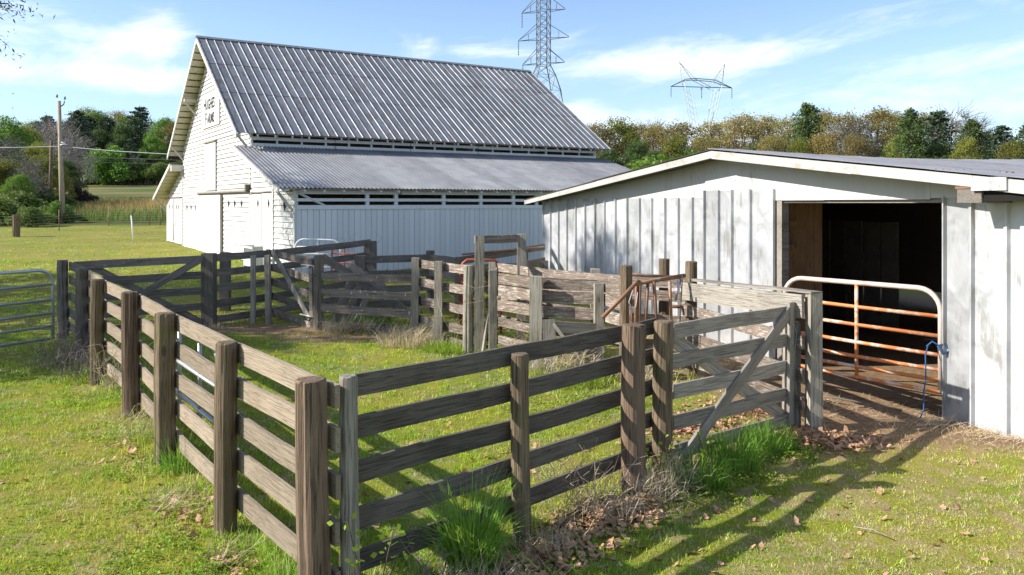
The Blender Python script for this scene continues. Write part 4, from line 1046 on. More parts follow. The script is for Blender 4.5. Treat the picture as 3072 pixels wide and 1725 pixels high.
for k in range(7):
    f = k / 7
    a = lerp(q2(1722, 225), q2(1745, 345), f); b = lerp(q2(1737, 225), q2(1758, 340), min(1, f + .14)); br.append((a, b))
    a = lerp(q2(1812, 225), q2(1785, 345), f); b = lerp(q2(1797, 225), q2(1775, 340), min(1, f + .14)); br.append((a, b))
    a = lerp(q2(1708, 158), q2(1722, 225), f); b = lerp(q2(1708, 158), q2(1745, 200), min(1, f + .14)); br.append((a, b))
    a = lerp(q2(1823, 162), q2(1812, 225), f); b = lerp(q2(1823, 162), q2(1795, 203), min(1, f + .14)); br.append((a, b))
for k in range(5):
    y0, y1 = 345 + k * 25, 370 + k * 25; xl0, xl1 = 1740 - k * 2.4, 1740 - (k + 1) * 2.4; xr0, xr1 = 1790 + k * 3.2, 1790 + (k + 1) * 3.2
    for dy in (-2.5, 2.5): br += [(q2(xl0, y0, dy), q2(xr1, y1, dy)), (q2(xr0, y0, dy), q2(xl1, y1, dy)), (q2(xl0, y0, dy), q2(xr0, y0, dy))]
bars(t, 'bracing', br, .05, 'pale_lattice', 3)['kind'] = 'stuff'
for x, y in ((1688, 217), (1765, 220), (1841, 221)):
    tip = q2(x, y); V, Fc = tube_geo([Vector((0, 0, -.1 - .3 * k)) for k in range(11)], .1, 6, True, [.06 if k % 2 else .17 for k in range(11)])
    place('insulator_string', mesh('insulator_string', V, Fc, 'insulator'), t, Matrix.Translation(tip), world=True)

# ================================================================== TREES
nrng = np.random.default_rng(11)
def leaf_quads(P, size, flat=.0, aspect=.6):
    """one bent leaf quad at each point"""
    n = len(P); d = nrng.normal(size=(n, 3)); d[:, 2] *= (1 - flat); d /= np.linalg.norm(d, axis=1)[:, None] + 1e-9
    r = nrng.normal(size=(n, 3)); u = np.cross(d, r); u /= np.linalg.norm(u, axis=1)[:, None] + 1e-9
    s = (size * nrng.uniform(.6, 1.3, n))[:, None]
    a, b = d * s, u * s * aspect
    v = np.stack([P - a * .5, P + b * .5, P + a * .5, P - b * .5], 1).reshape(-1, 3)
    f = np.arange(n * 4).reshape(n, 4); return v, f
def grow(seed, h, spread, depth=4, trunk=.34, nlimb=6, r0=None, up=.55, jit=.35, lmul=.66):
    rg = random.Random(seed); segs = []; tips = []
    r0 = r0 or h * .018
    th = h * trunk
    segs.append(([Vector((0, 0, -.3)), Vector((rg.uniform(-.2, .2), rg.uniform(-.2, .2), th))], [r0 * 1.25, r0 * .8]))
    top = segs[0][0][1]
    def rec(p, d, L, r, k):
        mid = p + d * L * .5 + Vector((rg.uniform(-1, 1), rg.uniform(-1, 1), rg.uniform(-.4, .6))) * L * .10
        q = p + d * L
        segs.append(([p, mid, q], [r, r * .8, r * .55]))
        if k == 0: tips.append(q); tips.append(mid); return
        for _ in range(rg.choice((2, 3, 3))):
            nd = (d + Vector((rg.uniform(-1, 1), rg.uniform(-1, 1), rg.uniform(-.5, .9))) * jit * 2).normalized()
            rec(q if rg.random() < .7 else mid, nd, L * lmul * rg.uniform(.8, 1.15), r * .55, k - 1)
        if k <= 2: tips.append(q)
    for i in range(nlimb):
        a = 2 * math.pi * i / nlimb + rg.uniform(-.4, .4)
        d = Vector((math.cos(a) * spread, math.sin(a) * spread, up + rg.uniform(0, .7))).normalized()
        rec(top * rg.uniform(.7, 1.), d, h * .27, r0 * .55, depth - 1)
    rec(top, Vector((rg.uniform(-.1, .1), rg.uniform(-.1, .1), 1)).normalized(), h * .27, r0 * .7, depth - 1)
    return segs, tips
def fit_h(segs, tips, h):
    mz = max(t.z for t in tips); k = h / mz
    for s in segs:
        for p in s[0]: p *= k
    for t_ in {id(t_): t_ for t_ in tips}.values():
        pass
    return k
def tree_mesh(seed, h, kind):
    rg = np.random.default_rng(seed)
    if kind in ('pine', 'cedar', 'nearpine'):
        near = kind == 'nearpine'; kind = 'pine' if near else kind
        segs = [([Vector((0, 0, -.3)), Vector((.1, 0, h * .5)), Vector((0, .1, h))], [h * .017, h * .011, .03])]; P = []
        rr = random.Random(seed); n = 46 if kind == 'pine' else 60
        for i in range(n):
            t_ = i / n; z = h * ((.30 if kind == 'pine' else .08) + (.70 if kind == 'pine' else .92) * t_)
            a = i * 2.4 + rr.uniform(-.4, .4)
            Rm = h * (.25 if kind == 'pine' else .27) * ((1 - t_) ** .62 + .06) * rr.uniform(.6, 1.12)
            if kind == 'pine' and t_ < .25: Rm *= .75
            tip = Vector((math.cos(a) * Rm, math.sin(a) * Rm, z + Rm * (.12 if kind == 'pine' else .3)))
            segs.append(([Vector((0, 0, z)), tip], [h * .005, .02]))
            m_ = (620 if near else 95) if kind == 'pine' else 120
            tt = rg.uniform(.25, 1.05, m_) ** .8
            base_ = np.array([0, 0, z])[None] + (np.array(tip) - np.array([0, 0, z]))[None] * tt[:, None]
            sg_ = (.10 + .10 * (1 - tt[:, None])) * Rm + .18
            P.append(base_ + rg.normal(size=(m_, 3)) * sg_ * np.array([1, 1, .45 if kind == 'pine' else .8]))
        P = np.concatenate(P); v, f = leaf_quads(P, (.17 if near else .42) if kind == 'pine' else .38, aspect=.22 if near else .5)
    else:
        rr = random.Random(seed); k4 = kind != 'bare'
        segs = [([Vector((0, 0, -.3)), Vector((rr.uniform(-.3, .3), rr.uniform(-.3, .3), h * .34))], [h * .02, h * .014])]
        fork = segs[0][0][1]; lob = []
        nl = dict(gold=17, olive=17, green=18, bare=15, mid=18)[kind]
        for i in range(nl):
            a = i * 2.4 + rr.uniform(-.3, .3); q = ((i + .6) / nl) ** .6
            zc = h * (.90 - .50 * q ** 1.7 + rr.uniform(-.04, .03)); Rr = h * .27 * q * rr.uniform(.8, 1.1)
            lob.append((Vector((math.cos(a) * Rr, math.sin(a) * Rr, zc)), h * rr.uniform(.075, .115) * (1.15 - .25 * q)))
        for c_, rad in lob:
            mid_ = fork.lerp(c_, .5) + Vector((rr.uniform(-.4, .4), rr.uniform(-.4, .4), -.04 * h * rr.random()))
            segs.append(([fork + Vector((0, 0, rr.uniform(-.12, .05) * h)), mid_, c_], [h * .0085, h * .005, h * .0025]))
            for _ in range(9 if kind in ('gold', 'bare') else 5):
                e = Vector((rr.gauss(0, 1), rr.gauss(0, 1), rr.gauss(.35, .8))).normalized() * rad * 1.15
                st = mid_.lerp(c_, rr.uniform(.5, 1)); segs.append(([st, st.lerp(c_ + e, .55) + Vector((rr.uniform(-.15, .15), rr.uniform(-.15, .15), .1)), c_ + e], [h * .0024, .02, .012]))
                if kind == 'bare':
                    for _ in range(5):
                        e2 = e + Vector((rr.gauss(0, 1), rr.gauss(0, 1), rr.gauss(.3, .8))) * rad * .4; segs.append(([c_ + e * .5, c_ + e2], [.022, .014]))
        tot = dict(gold=9000, olive=11500, green=12500, bare=700, mid=13500)[kind]
        cc = np.array([tuple(c_) for c_, _ in lob]); rd = np.array([x for _, x in lob])
        idx = rg.integers(0, nl, tot); d = rg.normal(size=(tot, 3)); d /= np.linalg.norm(d, axis=1)[:, None]
        d[:, 2] = np.where(d[:, 2] < -.35, -d[:, 2], d[:, 2])
        sub = rg.normal(size=(nl, 7, 3)); sub /= np.linalg.norm(sub, axis=2)[:, :, None]; sub[:, :, 2] = np.abs(sub[:, :, 2]) * .9
        si = rg.integers(0, 7, tot); keep = dict(gold=.55, olive=.45, green=.4, bare=.5, mid=.35)[kind]
        puff = rg.random(tot) < keep
        P = cc[idx] + np.where(puff[:, None], sub[idx, si] * rd[idx][:, None] * .95 + rg.normal(size=(tot, 3)) * rd[idx][:, None] * .27, d * (rd[idx] * rg.uniform(.55, 1.15, tot))[:, None])
        v, f = leaf_quads(P, dict(gold=.24, olive=.26, green=.26, bare=.2, mid=.27)[kind])
    tr = join_geo([tube_geo(s[0], 1, 5 if s[1][0] > .05 else 3, False, [max(x, .022) for x in s[1]]) for s in segs])
    lm = dict(pine='leaf_pine', cedar='leaf_mid', gold='leaf_gold', olive='leaf_olive', green='leaf_green', bare='twig_grey', mid='leaf_mid')[kind]
    return mesh('trunk', tr[0], tr[1], 'twig_grey' if kind == 'bare' else 'bark'), np_mesh('crown', v, f, lm)
def bush_mesh(seed, kind='leaf_brush', n=5200, size=.16):
    rg = np.random.default_rng(seed); C_ = []
    for i in range(16):
        a = rg.uniform(0, 6.28); r = rg.uniform(0, 1.5); C_.append((math.cos(a) * r, math.sin(a) * r * .8, rg.uniform(.4, 1.9) * (1.25 - r * .35)))
    C_ = np.array(C_); d = rg.normal(size=(n, 3)); d /= np.linalg.norm(d, axis=1)[:, None]
    P = C_[rg.integers(0, 16, n)] + d * (rg.uniform(.25, .85, n) ** .5)[:, None] * .62
    P[:, 2] = np.abs(P[:, 2]); v, f = leaf_quads(P, size)
    st = join_geo([tube_geo([Vector((0, 0, -.1)), Vector(c) * .55 + Vector((0, 0, .1)), Vector(c) * 1.15], 1, 4, False, [.04, .025, .012]) for c in C_])
    return mesh('stem', st[0], st[1], 'bark'), np_mesh('foliage', v, f, kind)
TM = {}
def variants(kind, n, h=15):
    TM[kind] = [tree_mesh(100 * len(TM) + i, h, kind) for i in range(n)]
for k, n in (('gold', 3), ('olive', 2), ('green', 2), ('bare', 2), ('pine', 3), ('cedar', 2), ('mid', 2), ('nearpine', 1)): variants(k, n)
TM['bush'] = [bush_mesh(5), bush_mesh(6)]
TM['purple'] = [bush_mesh(7, 'leaf_purple')]
TM['greenbush'] = [bush_mesh(8, 'leaf_green')]
DESC = dict(gold='golden budding oak', olive='olive green hardwood', green='fresh bright green tree', bare='bare grey twiggy tree', pine='dark pine', cedar='dense dark green cedar', mid='dark leafy tree', bush='tangled green brush', purple='dark purplish shrub', greenbush='bright green shrub')
TN = dict(nearpine='pine_tree', gold='oak_tree', olive='hardwood_tree', green='leafy_tree', bare='bare_tree', pine='pine_tree', cedar='cedar_tree', mid='leafy_tree', bush='brush', purple='shrub', greenbush='shrub')
ORD = ['first', 'second', 'third', 'fourth', 'fifth', 'sixth', 'seventh', 'eighth', 'ninth', 'tenth', 'eleventh', 'twelfth', 'thirteenth', 'fourteenth', 'fifteenth', 'sixteenth', 'seventeenth', 'eighteenth', 'nineteenth', 'twentieth']
def put_tree(kind, X, Y, h, label, group=None, wide=1.):
    tm, cm = TM[kind][rng.randrange(len(TM[kind]))]
    sh = kind in ('bush', 'purple', 'greenbush'); s = h / (2.4 if sh else 15.)
    t = thing(TN[kind], label, 'shrub' if sh else 'tree', (X, Y, t1(X, Y) - .1), rng.uniform(0, 6.28), group)
    t.scale = (s * wide, s * wide, s)
    for nm, me in (('stem' if sh else 'trunk', tm), ('foliage' if sh else 'crown', cm)):
        o = bpy.data.objects.new(nm, me); link(o); o.parent = t
    return t
def forest(rows, where, group):
    """rows: (kind, pixel x, pixel y of the top, distance, width factor); labels count from the left"""
    cnt = {}; tot = {}
    rows = sorted(rows, key=lambda r: r[1])
    for r in rows: tot[r[0]] = tot.get(r[0], 0) + 1
    for (kind, xp, yp, D, wd) in rows:
        i = cnt.get(kind, 0); cnt[kind] = i + 1
        X = (xp - 1288) / 2050 * D; zt = 2.7 + (510 - yp) / 2050 * D; h = zt - t1(X, D)
        lb = (f'{DESC[kind]} {where}' if tot[kind] == 1 else f'{ORD[i]} {DESC[kind]} from the left {where}')
        put_tree(kind, X, D, h, lb, group, wd)
# right side woods behind barn and shed
rows = [('gold', 1505, 300, 118, 1.1), ('olive', 1470, 312, 128, 1.1), ('olive', 1560, 298, 122, 1.15), ('gold', 1650, 305, 125, 1.1), ('bare', 1640, 290, 140, 1.0), ('gold', 1715, 298, 118, 1.15), ('mid', 1600, 350, 108, 1.0), ('greenbush', 1735, 372, 100, 1.6), ('olive', 1700, 340, 105, 1.0),
        ('gold', 1800, 296, 125, 1.1), ('gold', 1862, 276, 118, 1.0), ('gold', 1925, 282, 122, 1.1), ('gold', 1985, 285, 116, 1.1), ('cedar', 2032, 262, 108, 1.05), ('gold', 2065, 268, 125, 1.0), ('gold', 2125, 275, 118, 1.1), ('bare', 2150, 288, 112, 1.), ('gold', 2205, 262, 120, 1.15), ('gold', 2070, 325, 102, .9), ('gold', 2150, 330, 100, .9), ('gold', 2250, 272, 125, 1.1), ('olive', 2270, 330, 108, .9),
        ('cedar', 2292, 276, 104, 1.0), ('pine', 2358, 278, 110, 1.15), ('bare', 2400, 270, 120, 1.1), ('gold', 2330, 272, 130, 1.0), ('bare', 2455, 285, 125, 1.0), ('cedar', 2448, 302, 102, 1.05), ('olive', 2430, 345, 96, .8), ('pine', 2520, 315, 108, 1.2), ('cedar', 2590, 305, 104, 1.05), ('olive', 2545, 350, 98, .9), ('pine', 2640, 300, 108, 1.2),
        ('mid', 1530, 370, 104, 1.), ('mid', 1650, 375, 104, 1.), ('mid', 1900, 365, 106, .9), ('gold', 1940, 330, 104, .9), ('gold', 1770, 335, 106, .9), ('gold', 1600, 302, 132, 1.1), ('pine', 2480, 330, 122, 1.3), ('mid', 2360, 352, 104, 1.), ('olive', 2010, 350, 102, .8)]
forest(rows, 'in the woods behind the shed', 'trees in the woods behind the barn and shed')
# left woods, far side of the field
rows = [('olive', 210, 272, 190, 1.1), ('green', 240, 276, 186, 1.1), ('pine', 195, 278, 172, 1.3), ('mid', 175, 300, 182, 1.1), ('bare', 160, 292, 168, 1.2), ('pine', 225, 292, 180, 1.3), ('olive', 255, 285, 188, 1.1), ('pine', 272, 295, 172, 1.3), ('gold', 298, 272, 195, 1.0), ('green', 330, 284, 190, 1.1), ('pine', 352, 268, 174, 1.2), ('mid', 310, 315, 170, 1.2), ('mid', 250, 325, 168, 1.2), ('pine', 215, 330, 166, 1.3), ('bare', 380, 305, 178, 1.2), ('green', 385, 335, 164, .95), ('pine', 335, 345, 164, 1.3), ('mid', 282, 360, 164, 1.2), ('green', 415, 288, 172, 1.0), ('gold', 440, 300, 170, 1.0), ('mid', 440, 330, 176, 1.1), ('pine', 405, 340, 178, 1.2), ('mid', 480, 310, 178, 1.1), ('pine', 120, 290, 176, 1.3), ('olive', 90, 300, 180, 1.), ('bare', 120, 300, 150, 1.1), ('pine', 370, 370, 168, 1.3), ('mid', 232, 375, 170, 1.3), ('pine', 300, 385, 163, 1.4), ('bare', 340, 390, 160, 1.), ('mid', 420, 385, 168, 1.3), ('mid', 195, 400, 166, 1.2), ('greenbush', 285, 362, 158, 1.)] + [('bush', 185 + 22 * i, 405 + (i * 7) % 16, 160 + (i * 5) % 7, 1.25) for i in range(13)]
forest(rows, 'across the hay field', 'trees in the woods across the hay field')
# left near thicket
rows = [('green', 15, 288, 88, 1.2), ('olive', 60, 312, 92, 1.2), ('green', -30, 310, 80, 1.2), ('bare', 130, 300, 102, 1.3), ('bare', 190, 330, 110, 1.1), ('olive', 95, 360, 80, 1.3), ('olive', 100, 385, 78, 1.3), ('bare', 20, 340, 72, 1.2), ('olive', 20, 400, 70, 1.4), ('mid', 165, 400, 84, 1.2), ('bare', 75, 390, 68, 1.1), ('olive', -20, 400, 70, 1.4), ('bare', 205, 380, 104, 1.1), ('olive', 150, 430, 78, 1.1), ('olive', -60, 380, 68, 1.3), ('green', 50, 430, 66, 1.2)]
forest(rows, 'in the thicket by the utility poles', 'trees of the thicket at the left')
rows = [('bush', 20, 505, 60, 1.6), ('bush', 75, 520, 56, 1.5), ('bush', 120, 510, 62, 1.3), ('greenbush', 140, 500, 60, 1.0), ('bush', 175, 530, 60, 1.3), ('purple', 190, 468, 82, 1.1), ('bush', -15, 480, 58, 1.6), ('bush', 155, 480, 72, 1.4), ('bush', 100, 470, 70, 1.6), ('bush', 50, 470, 64, 1.6), ('bush', 210, 545, 62, 1.4), ('bush', 250, 555, 60, 1.3), ('purple', 215, 478, 90, 1.0)]
forest(rows, 'along the wire fence', 'brush along the wire fence')
# trees left of the camera's view: they shade the lawn, the pen and the barn corner
put_tree('nearpine', -17.3, 22.0, 14., 'dark pine reaching into the picture from the left edge', None, 1.1)
put_tree('green', -21.5, 13.2, 11.5, 'broad leafy tree left of the lawn, nearest the galvanised gate', None, .85)
put_tree('olive', -21.5, 16.4, 17.5, 'tall hardwood tree left of the lawn behind the leafy one', None, .75)
put_tree('gold', -25., 20.5, 13., 'smaller golden oak left of the lawn', None, .9)

# ================================================================== GRASS, LITTER, WEEDS
def fence_dist(x, y):
    """distance to the nearest corral line"""
    d = np.full(x.shape, 99.)
    for (a, b) in (((-1.2, 5.3), (-8.8, 16)), ((-1.1, 5.4), (1.5, 8.)), ((1.5, 8.), (3.6, 9.7)), ((3.6, 9.7), (2.8, 12.7)), ((-2., 16.6), (.4, 13.4)), ((.4, 13.4), (1.7, 12.4)), ((-4.1, 17.4), (-2, 16.6)), ((-8.7, 16.2), (-6.6, 17.7)), ((-6.6, 17.8), (-3.7, 21.5))):
        ax, ay = a; bx_, by_ = b; vx, vy = bx_ - ax, by_ - ay; t_ = np.clip(((x - ax) * vx + (y - ay) * vy) / (vx * vx + vy * vy), 0, 1)
        d = np.minimum(d, np.hypot(x - ax - t_ * vx, y - ay - t_ * vy))
    return d
def in_shed(x, y):
    s_ = (x - 5.49) * .946 + (y - 10.3) * .322; return s_ > -.05
def in_barn(x, y):
    v_ = (x + 6.6) * .8437 + (y - 24.8) * .5368; u_ = -(x + 6.6) * .5368 + (y - 24.8) * .8437
    return (v_ > -.1) & (v_ < 16) & (u_ > -.1) & (u_ < 22)
def dirtmask(x, y):
    q = np.zeros(x.shape)
    for (cx, cy, rx, ry, k) in ((4.7, 10.4, 1.1, 1.2, .75), (4.2, 12.2, 1.2, 2.4, 1.1), (-5.2, 17.4, 2.3, .8, 1.0), (-3.2, 16.2, 1.8, .5, .9), (1.9, 8.9, 1.4, 1.2, .5), (6.2, 9.1, .8, .4, .8)):
        q += k * np.exp(-((x - cx) / rx) ** 2 - ((y - cy) / ry) ** 2)
    return q
def blades(x, y, L, wd, lean, tint, z=None, bend=.35):
    n = len(x); z = T(x, y) if z is None else z
    a = nrng.uniform(0, 2 * np.pi, n); b = nrng.uniform(0, 2 * np.pi, n)
    dx, dy = np.cos(a) * lean, np.sin(a) * lean
    p0 = np.stack([x, y, z - .005], 1); wv = np.stack([np.cos(b), np.sin(b), np.zeros(n)], 1) * (wd / 2)[:, None]
    tip = p0 + np.stack([dx * L, dy * L, L * np.sqrt(np.maximum(.05, 1 - lean ** 2))], 1)
    mid = p0 + (tip - p0) * .55 + np.stack([-dx * L * bend * .4, -dy * L * bend * .4, L * bend * .25], 1)
    v = np.stack([p0 - wv, p0 + wv, mid + wv * .8, tip, mid - wv * .8], 1).reshape(-1, 3)
    i = np.arange(n) * 5
    f = np.concatenate([np.stack([i, i + 1, i + 2, i + 4], 1), np.stack([i + 4, i + 2, i + 3, i + 3], 1)])
    f3 = np.concatenate([np.stack([i, i + 1, i + 2], 1), np.stack([i, i + 2, i + 4], 1), np.stack([i + 4, i + 2, i + 3], 1)])
    tc_ = np.repeat(tint, 5, axis=0); return v, f3, tc_
Vs, Fs, Ts = [], [], []; voff = 0
def add_blades(*a, **k):
    global voff
    v, f, c = blades(*a, **k); Vs.append(v); Fs.append(f + voff); Ts.append(c); voff += len(v)
def tints(n, hueshift=0.):
    g_ = nrng.uniform(.78, 1.2, n); r_ = g_ * nrng.uniform(.78, 1.0, n); b_ = g_ * nrng.uniform(.7, 1.2, n)
    dead = nrng.random(n) < .10 + hueshift
    r_[dead] *= 1.12; b_[dead] *= 1.5; g_[dead] *= .98
    return np.stack([r_, g_, b_, np.ones(n)], 1)
def sample(y0, y1, dens, margin=.68):
    n = int(dens * margin * (y1 ** 2 - y0 ** 2)); y = np.sqrt(nrng.uniform(y0 ** 2, y1 ** 2, n)); x = nrng.uniform(-margin, margin, n) * y
    # clumpiness
    c = np.sin(x * 5.1 + np.sin(y * 4.3) * 1.7) * np.sin(y * 5.9 + np.sin(x * 3.7) * 1.9)
    keep = (nrng.random(n) < .72 + .28 * c) & ~in_shed(x, y) & ~in_barn(x, y) & (nrng.random(n) > dirtmask(x, y) * .95)
    return x[keep], y[keep]
for (y0, y1, dn, ln, wd) in ((4.3, 7.5, 5200, .040, .0046), (7.5, 11, 2600, .042, .0066), (11, 17, 1000, .048, .010), (17, 30, 190, .055, .018), (30, 56, 40, .045, .022)):
    K = 9; cx_, cy_ = sample(y0, y1, dn / K); m_ = len(cx_)
    sgm = .016 + .0022 * y0
    x = (cx_[:, None] + nrng.normal(0, sgm, (m_, K))).ravel(); y = (cy_[:, None] + nrng.normal(0, sgm, (m_, K))).ravel(); n = len(x); fd = fence_dist(x, y)
    ct = np.repeat(tints(m_, .06), K, axis=0) * np.repeat(nrng.uniform(.78, 1.18, m_), K)[:, None]; hs = np.repeat(nrng.uniform(.5, 1.7, m_), K)
    grow_ = 1 + 1.3 * np.exp(-(fd / .3) ** 2) * nrng.uniform(.2, 1.4, n)
    short = np.where((x > .6 + .12 * y) & (y < 12), .55, .85)
    add_blades(x, y, ln * nrng.uniform(.5, 1.4, n) * grow_ * hs * short, wd * nrng.uniform(.7, 1.4, n), nrng.uniform(.15, .92, n), tints(n, -.05) * ct)
v = np.concatenate(Vs); f = np.concatenate(Fs); c = np.concatenate(Ts)
o = place('lawn_grass', np_mesh('lawn_grass', v, f, 'grass_blade', tint=c)); o['kind'] = 'stuff'; o['label'] = 'short patchy lawn grass over the whole yard'
# broom sedge in the field
n = 26000; y = nrng.uniform(62, 100, n); x = -.2 * y + nrng.uniform(-.43, .10, n) * y
v, f, c = blades(x, y, nrng.uniform(.4, 1.0, n), nrng.uniform(.03, .07, n), nrng.uniform(.05, .4, n), tints(n), bend=.2)
o = place('field_grass', np_mesh('field_grass', v, f, 'grass_blade', tint=c)); o['kind'] = 'stuff'; o['label'] = 'tall dry brown grass in the field beyond the wire fence'
n = 9000; y = nrng.uniform(160, 176, n); x = nrng.uniform(-.64, -.3, n) * y
v, f, c = blades(x, y, nrng.uniform(.6, 1.6, n), nrng.uniform(.1, .2, n), nrng.uniform(.05, .4, n), tints(n, .4), bend=.2)
o = place('field_grass', np_mesh('field_grass', v, f, 'dead_weed', tint=c)); o['kind'] = 'stuff'; o['label'] = 'pale seeding grass along the far field edge'

# individual grass clumps
def clump(x, y, rad, hh, n, mat, label, cat='grass clump', name='grass_clump', wd=.006, lean=.6, group=None):
    r = rad * np.sqrt(nrng.random(n)) ; a = nrng.uniform(0, 6.28, n); px_, py_ = x + r * np.cos(a), y + r * np.sin(a)
    L = hh * nrng.uniform(.45, 1.1, n); le = np.clip(nrng.uniform(.05, 1, n) * lean * (0.4 + r / rad), .02, .93)
    dxy = np.stack([np.cos(a + nrng.normal(0, .5, n)), np.sin(a + nrng.normal(0, .5, n))], 1)
    z0 = T(px_, py_); V, Fc = [], []
    k = 5; b = nrng.uniform(0, 6.28, n); wv = np.stack([np.cos(b), np.sin(b), np.zeros(n)], 1)
    pts = []
    for i in range(k):
        t_ = i / (k - 1); out = le * L * (t_ ** 1.9); up = L * t_ * np.sqrt(1 - (le * t_ * .85) ** 2) - L * le * .22 * t_ ** 4
        c_ = np.stack([px_ + dxy[:, 0] * out, py_ + dxy[:, 1] * out, z0 + up - .01], 1) - np.array([x, y, t1(x, y)])
        hw = wd * (1 - t_ ** 1.6) * .5 + .0006
        pts += [c_ - wv * hw, c_ + wv * hw]
    v = np.stack(pts, 1).reshape(-1, 3); i0 = np.arange(n)[:, None] * (2 * k)
    f = np.concatenate([i0 + np.array([[2 * j, 2 * j + 1, 2 * j + 3, 2 * j + 2]]) for j in range(k - 1)])
    o = place(name, np_mesh(name, v, f, mat), None, Matrix.Translation((x, y, t1(x, y)))); o['label'] = label; o['category'] = cat
    if group: o['group'] = group
    return o
clump(-.30, 5.98, .18, .78, 420, 'tuft_green', 'large arching green grass clump under the front fence boards', wd=.011, lean=.95)
clump(-3.36, 8.25, .18, .42, 130, 'tuft_green', 'green grass clump at the foot of the third left fence post', wd=.008, lean=.9)
clump(-1.55, 5.55, .15, .40, 60, 'tuft_green', 'thin grass clump behind the corner post', wd=.008, lean=.8)
clump(1.78, 7.85, .28, .36, 620, 'tuft_green', 'wide bright grass patch at the hinge end of the front gate', wd=.008, lean=.7)
clump(2.25, 8.35, .30, .40, 620, 'tuft_green', 'wide bright grass patch under the middle of the front gate', wd=.008, lean=.7)
clump(2.8, 8.95, .28, .36, 420, 'tuft_green', 'bright grass patch under the latch end of the front gate', wd=.008, lean=.7)
clump(1.3, 8.2, .18, .34, 160, 'tuft_green', 'upright grass tuft behind the thick red brown post', wd=.007, lean=.5)
clump(-3.0, 17.9, .35, .5, 300, 'tuft_green', 'lush green grass growing behind the lichen fence', wd=.02, lean=.8)
clump(-1.15, 14.95, .5, .22, 700, 'clover', 'bright low weeds at the foot of the chute posts', wd=.012, lean=.9)
clump(-.1, 13.8, .5, .2, 500, 'clover', 'bright low weeds under the near chute boards', wd=.012, lean=.9)
clump(.9, 12.4, .6, .25, 700, 'clover', 'weeds around the small pale gate', wd=.012, lean=.9)
clump(-1.9, 15.6, .7, .32, 900, 'dead_weed', 'dry tan grass in front of the first chute posts', wd=.008, lean=.9)
clump(-6.35, 17.3, .3, .15, 160, 'dead_weed', 'dry grass at the back gate post', wd=.01, lean=.9)
# clover like ground weeds by the left fence
def weeds(pts_, n, rad, label, mat='clover', size=.028, hgt=.07):
    P = []
    for (x, y, r, k) in pts_:
        m_ = int(n * k); a = nrng.uniform(0, 6.28, m_); q = r * np.sqrt(nrng.random(m_)); xx, yy = x + q * np.cos(a), y + q * np.sin(a)
        cl_ = .5 + .5 * np.sin(xx * 14 + np.sin(yy * 11)) * np.sin(yy * 13)
        P.append(np.stack([xx, yy, T(xx, yy) + nrng.random(m_) * hgt * (.3 + cl_)], 1))
    P = np.concatenate(P); P = P[nrng.random(len(P)) < .25 + .75 * (np.sin(P[:, 0] * 9 + np.sin(P[:, 1] * 7)) * np.sin(P[:, 1] * 8) > -.1)]; v, f = leaf_quads(P, size, flat=.75, aspect=.8)
    o = place('ground_weeds', np_mesh('ground_weeds', v, f, mat)); o['kind'] = 'stuff'; o['label'] = label; return o
weeds([(-2.55, 6.25, .55, .5), (-2.0, 5.8, .5, .6), (-1.8, 5.3, .45, .6), (-3.1, 7.3, .45, .3), (-3.75, 8.3, .4, .3), (-2.1, 5.0, .8, .6), (-2.9, 5.6, .9, .5), (-3.5, 6.6, .9, .3), (-5.9, 11.3, .6, .5), (-7.2, 13.0, .7, .6), (-4.6, 9.7, .6, .4)], 2400, 1, 'low bright green weeds along the outside of the left fence')
weeds([(2.9, 8.7, .35, 1), (3.2, 9.1, .3, .8), (2.3, 7.9, .4, .8), (1.8, 7.5, .35, .6), (.25, 6.3, .3, .4), (.6, 10.6, .8, 1.0), (1.3, 10.9, .6, 1), (2.3, 10.2, .5, .8)], 1800, 1, 'low bright green weeds around the front gate')
# leaf litter
def litter(pts_, label, size=.065, mat='leaf_litter_brown', name='leaf_litter'):
    P = []
    for (x, y, rx, ry, ang, n, hh) in pts_:
        a = nrng.normal(0, .5, (n, 2)) * np.array([rx, ry]); c_, s_ = math.cos(ang), math.sin(ang)
        xx, yy = x + a[:, 0] * c_ - a[:, 1] * s_, y + a[:, 0] * s_ + a[:, 1] * c_
        e = np.exp(-(a[:, 0] / rx) ** 2 - (a[:, 1] / ry) ** 2)
        P.append(np.stack([xx, yy, T(xx, yy) + .008 + nrng.random(n) * hh * e], 1))
    P = np.concatenate(P); n = len(P)
    # lobed, curled leaves: 6 triangles each
    a = nrng.uniform(0, 6.28, n); tilt = nrng.normal(0, .45, (n, 2)); s = size * nrng.uniform(.5, 1.3, n)
    shp = np.array([(0, 0), (.0, -.6), (.32, -.25), (.2, .0), (.42, .25), (0, .6), (-.4, .2), (-.18, -.02), (-.34, -.3)])
    V = []
    for (u, w_) in shp:
        lx = (u * np.cos(a) - w_ * np.sin(a)) * s; ly = (u * np.sin(a) + w_ * np.cos(a)) * s
        lz = lx * tilt[:, 0] + ly * tilt[:, 1] + (u * u + w_ * w_) * s * nrng.uniform(-.1, .8, n)
        V.append(P + np.stack([lx, ly, np.maximum(lz, -.006)], 1))
    v = np.stack(V, 1).reshape(-1, 3); i = np.arange(n) * 9
    f = np.concatenate([np.stack([i, i + j, i + (j % 8) + 1], 1) for j in range(1, 9)])
    o = place(name, np_mesh(name, v, f, mat)); o['kind'] = 'stuff'; o['label'] = label; return o
litter([(.62, 6.9, .6, .22, .8, 480, .07), (.95, 7.0, .45, .3, .8, 420, .07), (.1, 6.2, .4, .2, .8, 220, .05), (-.5, 5.45, .7, .2, .8, 240, .04), (.35, 6.3, .5, .3, .8, 350, .06)], 'heap of brown oak leaves along the front fence')
litter([(3.35, 9.3, .5, .3, .8, 500, .10), (3.75, 9.2, .6, .3, .2, 260, .05)], 'brown leaves gathered at the end post by the shed')
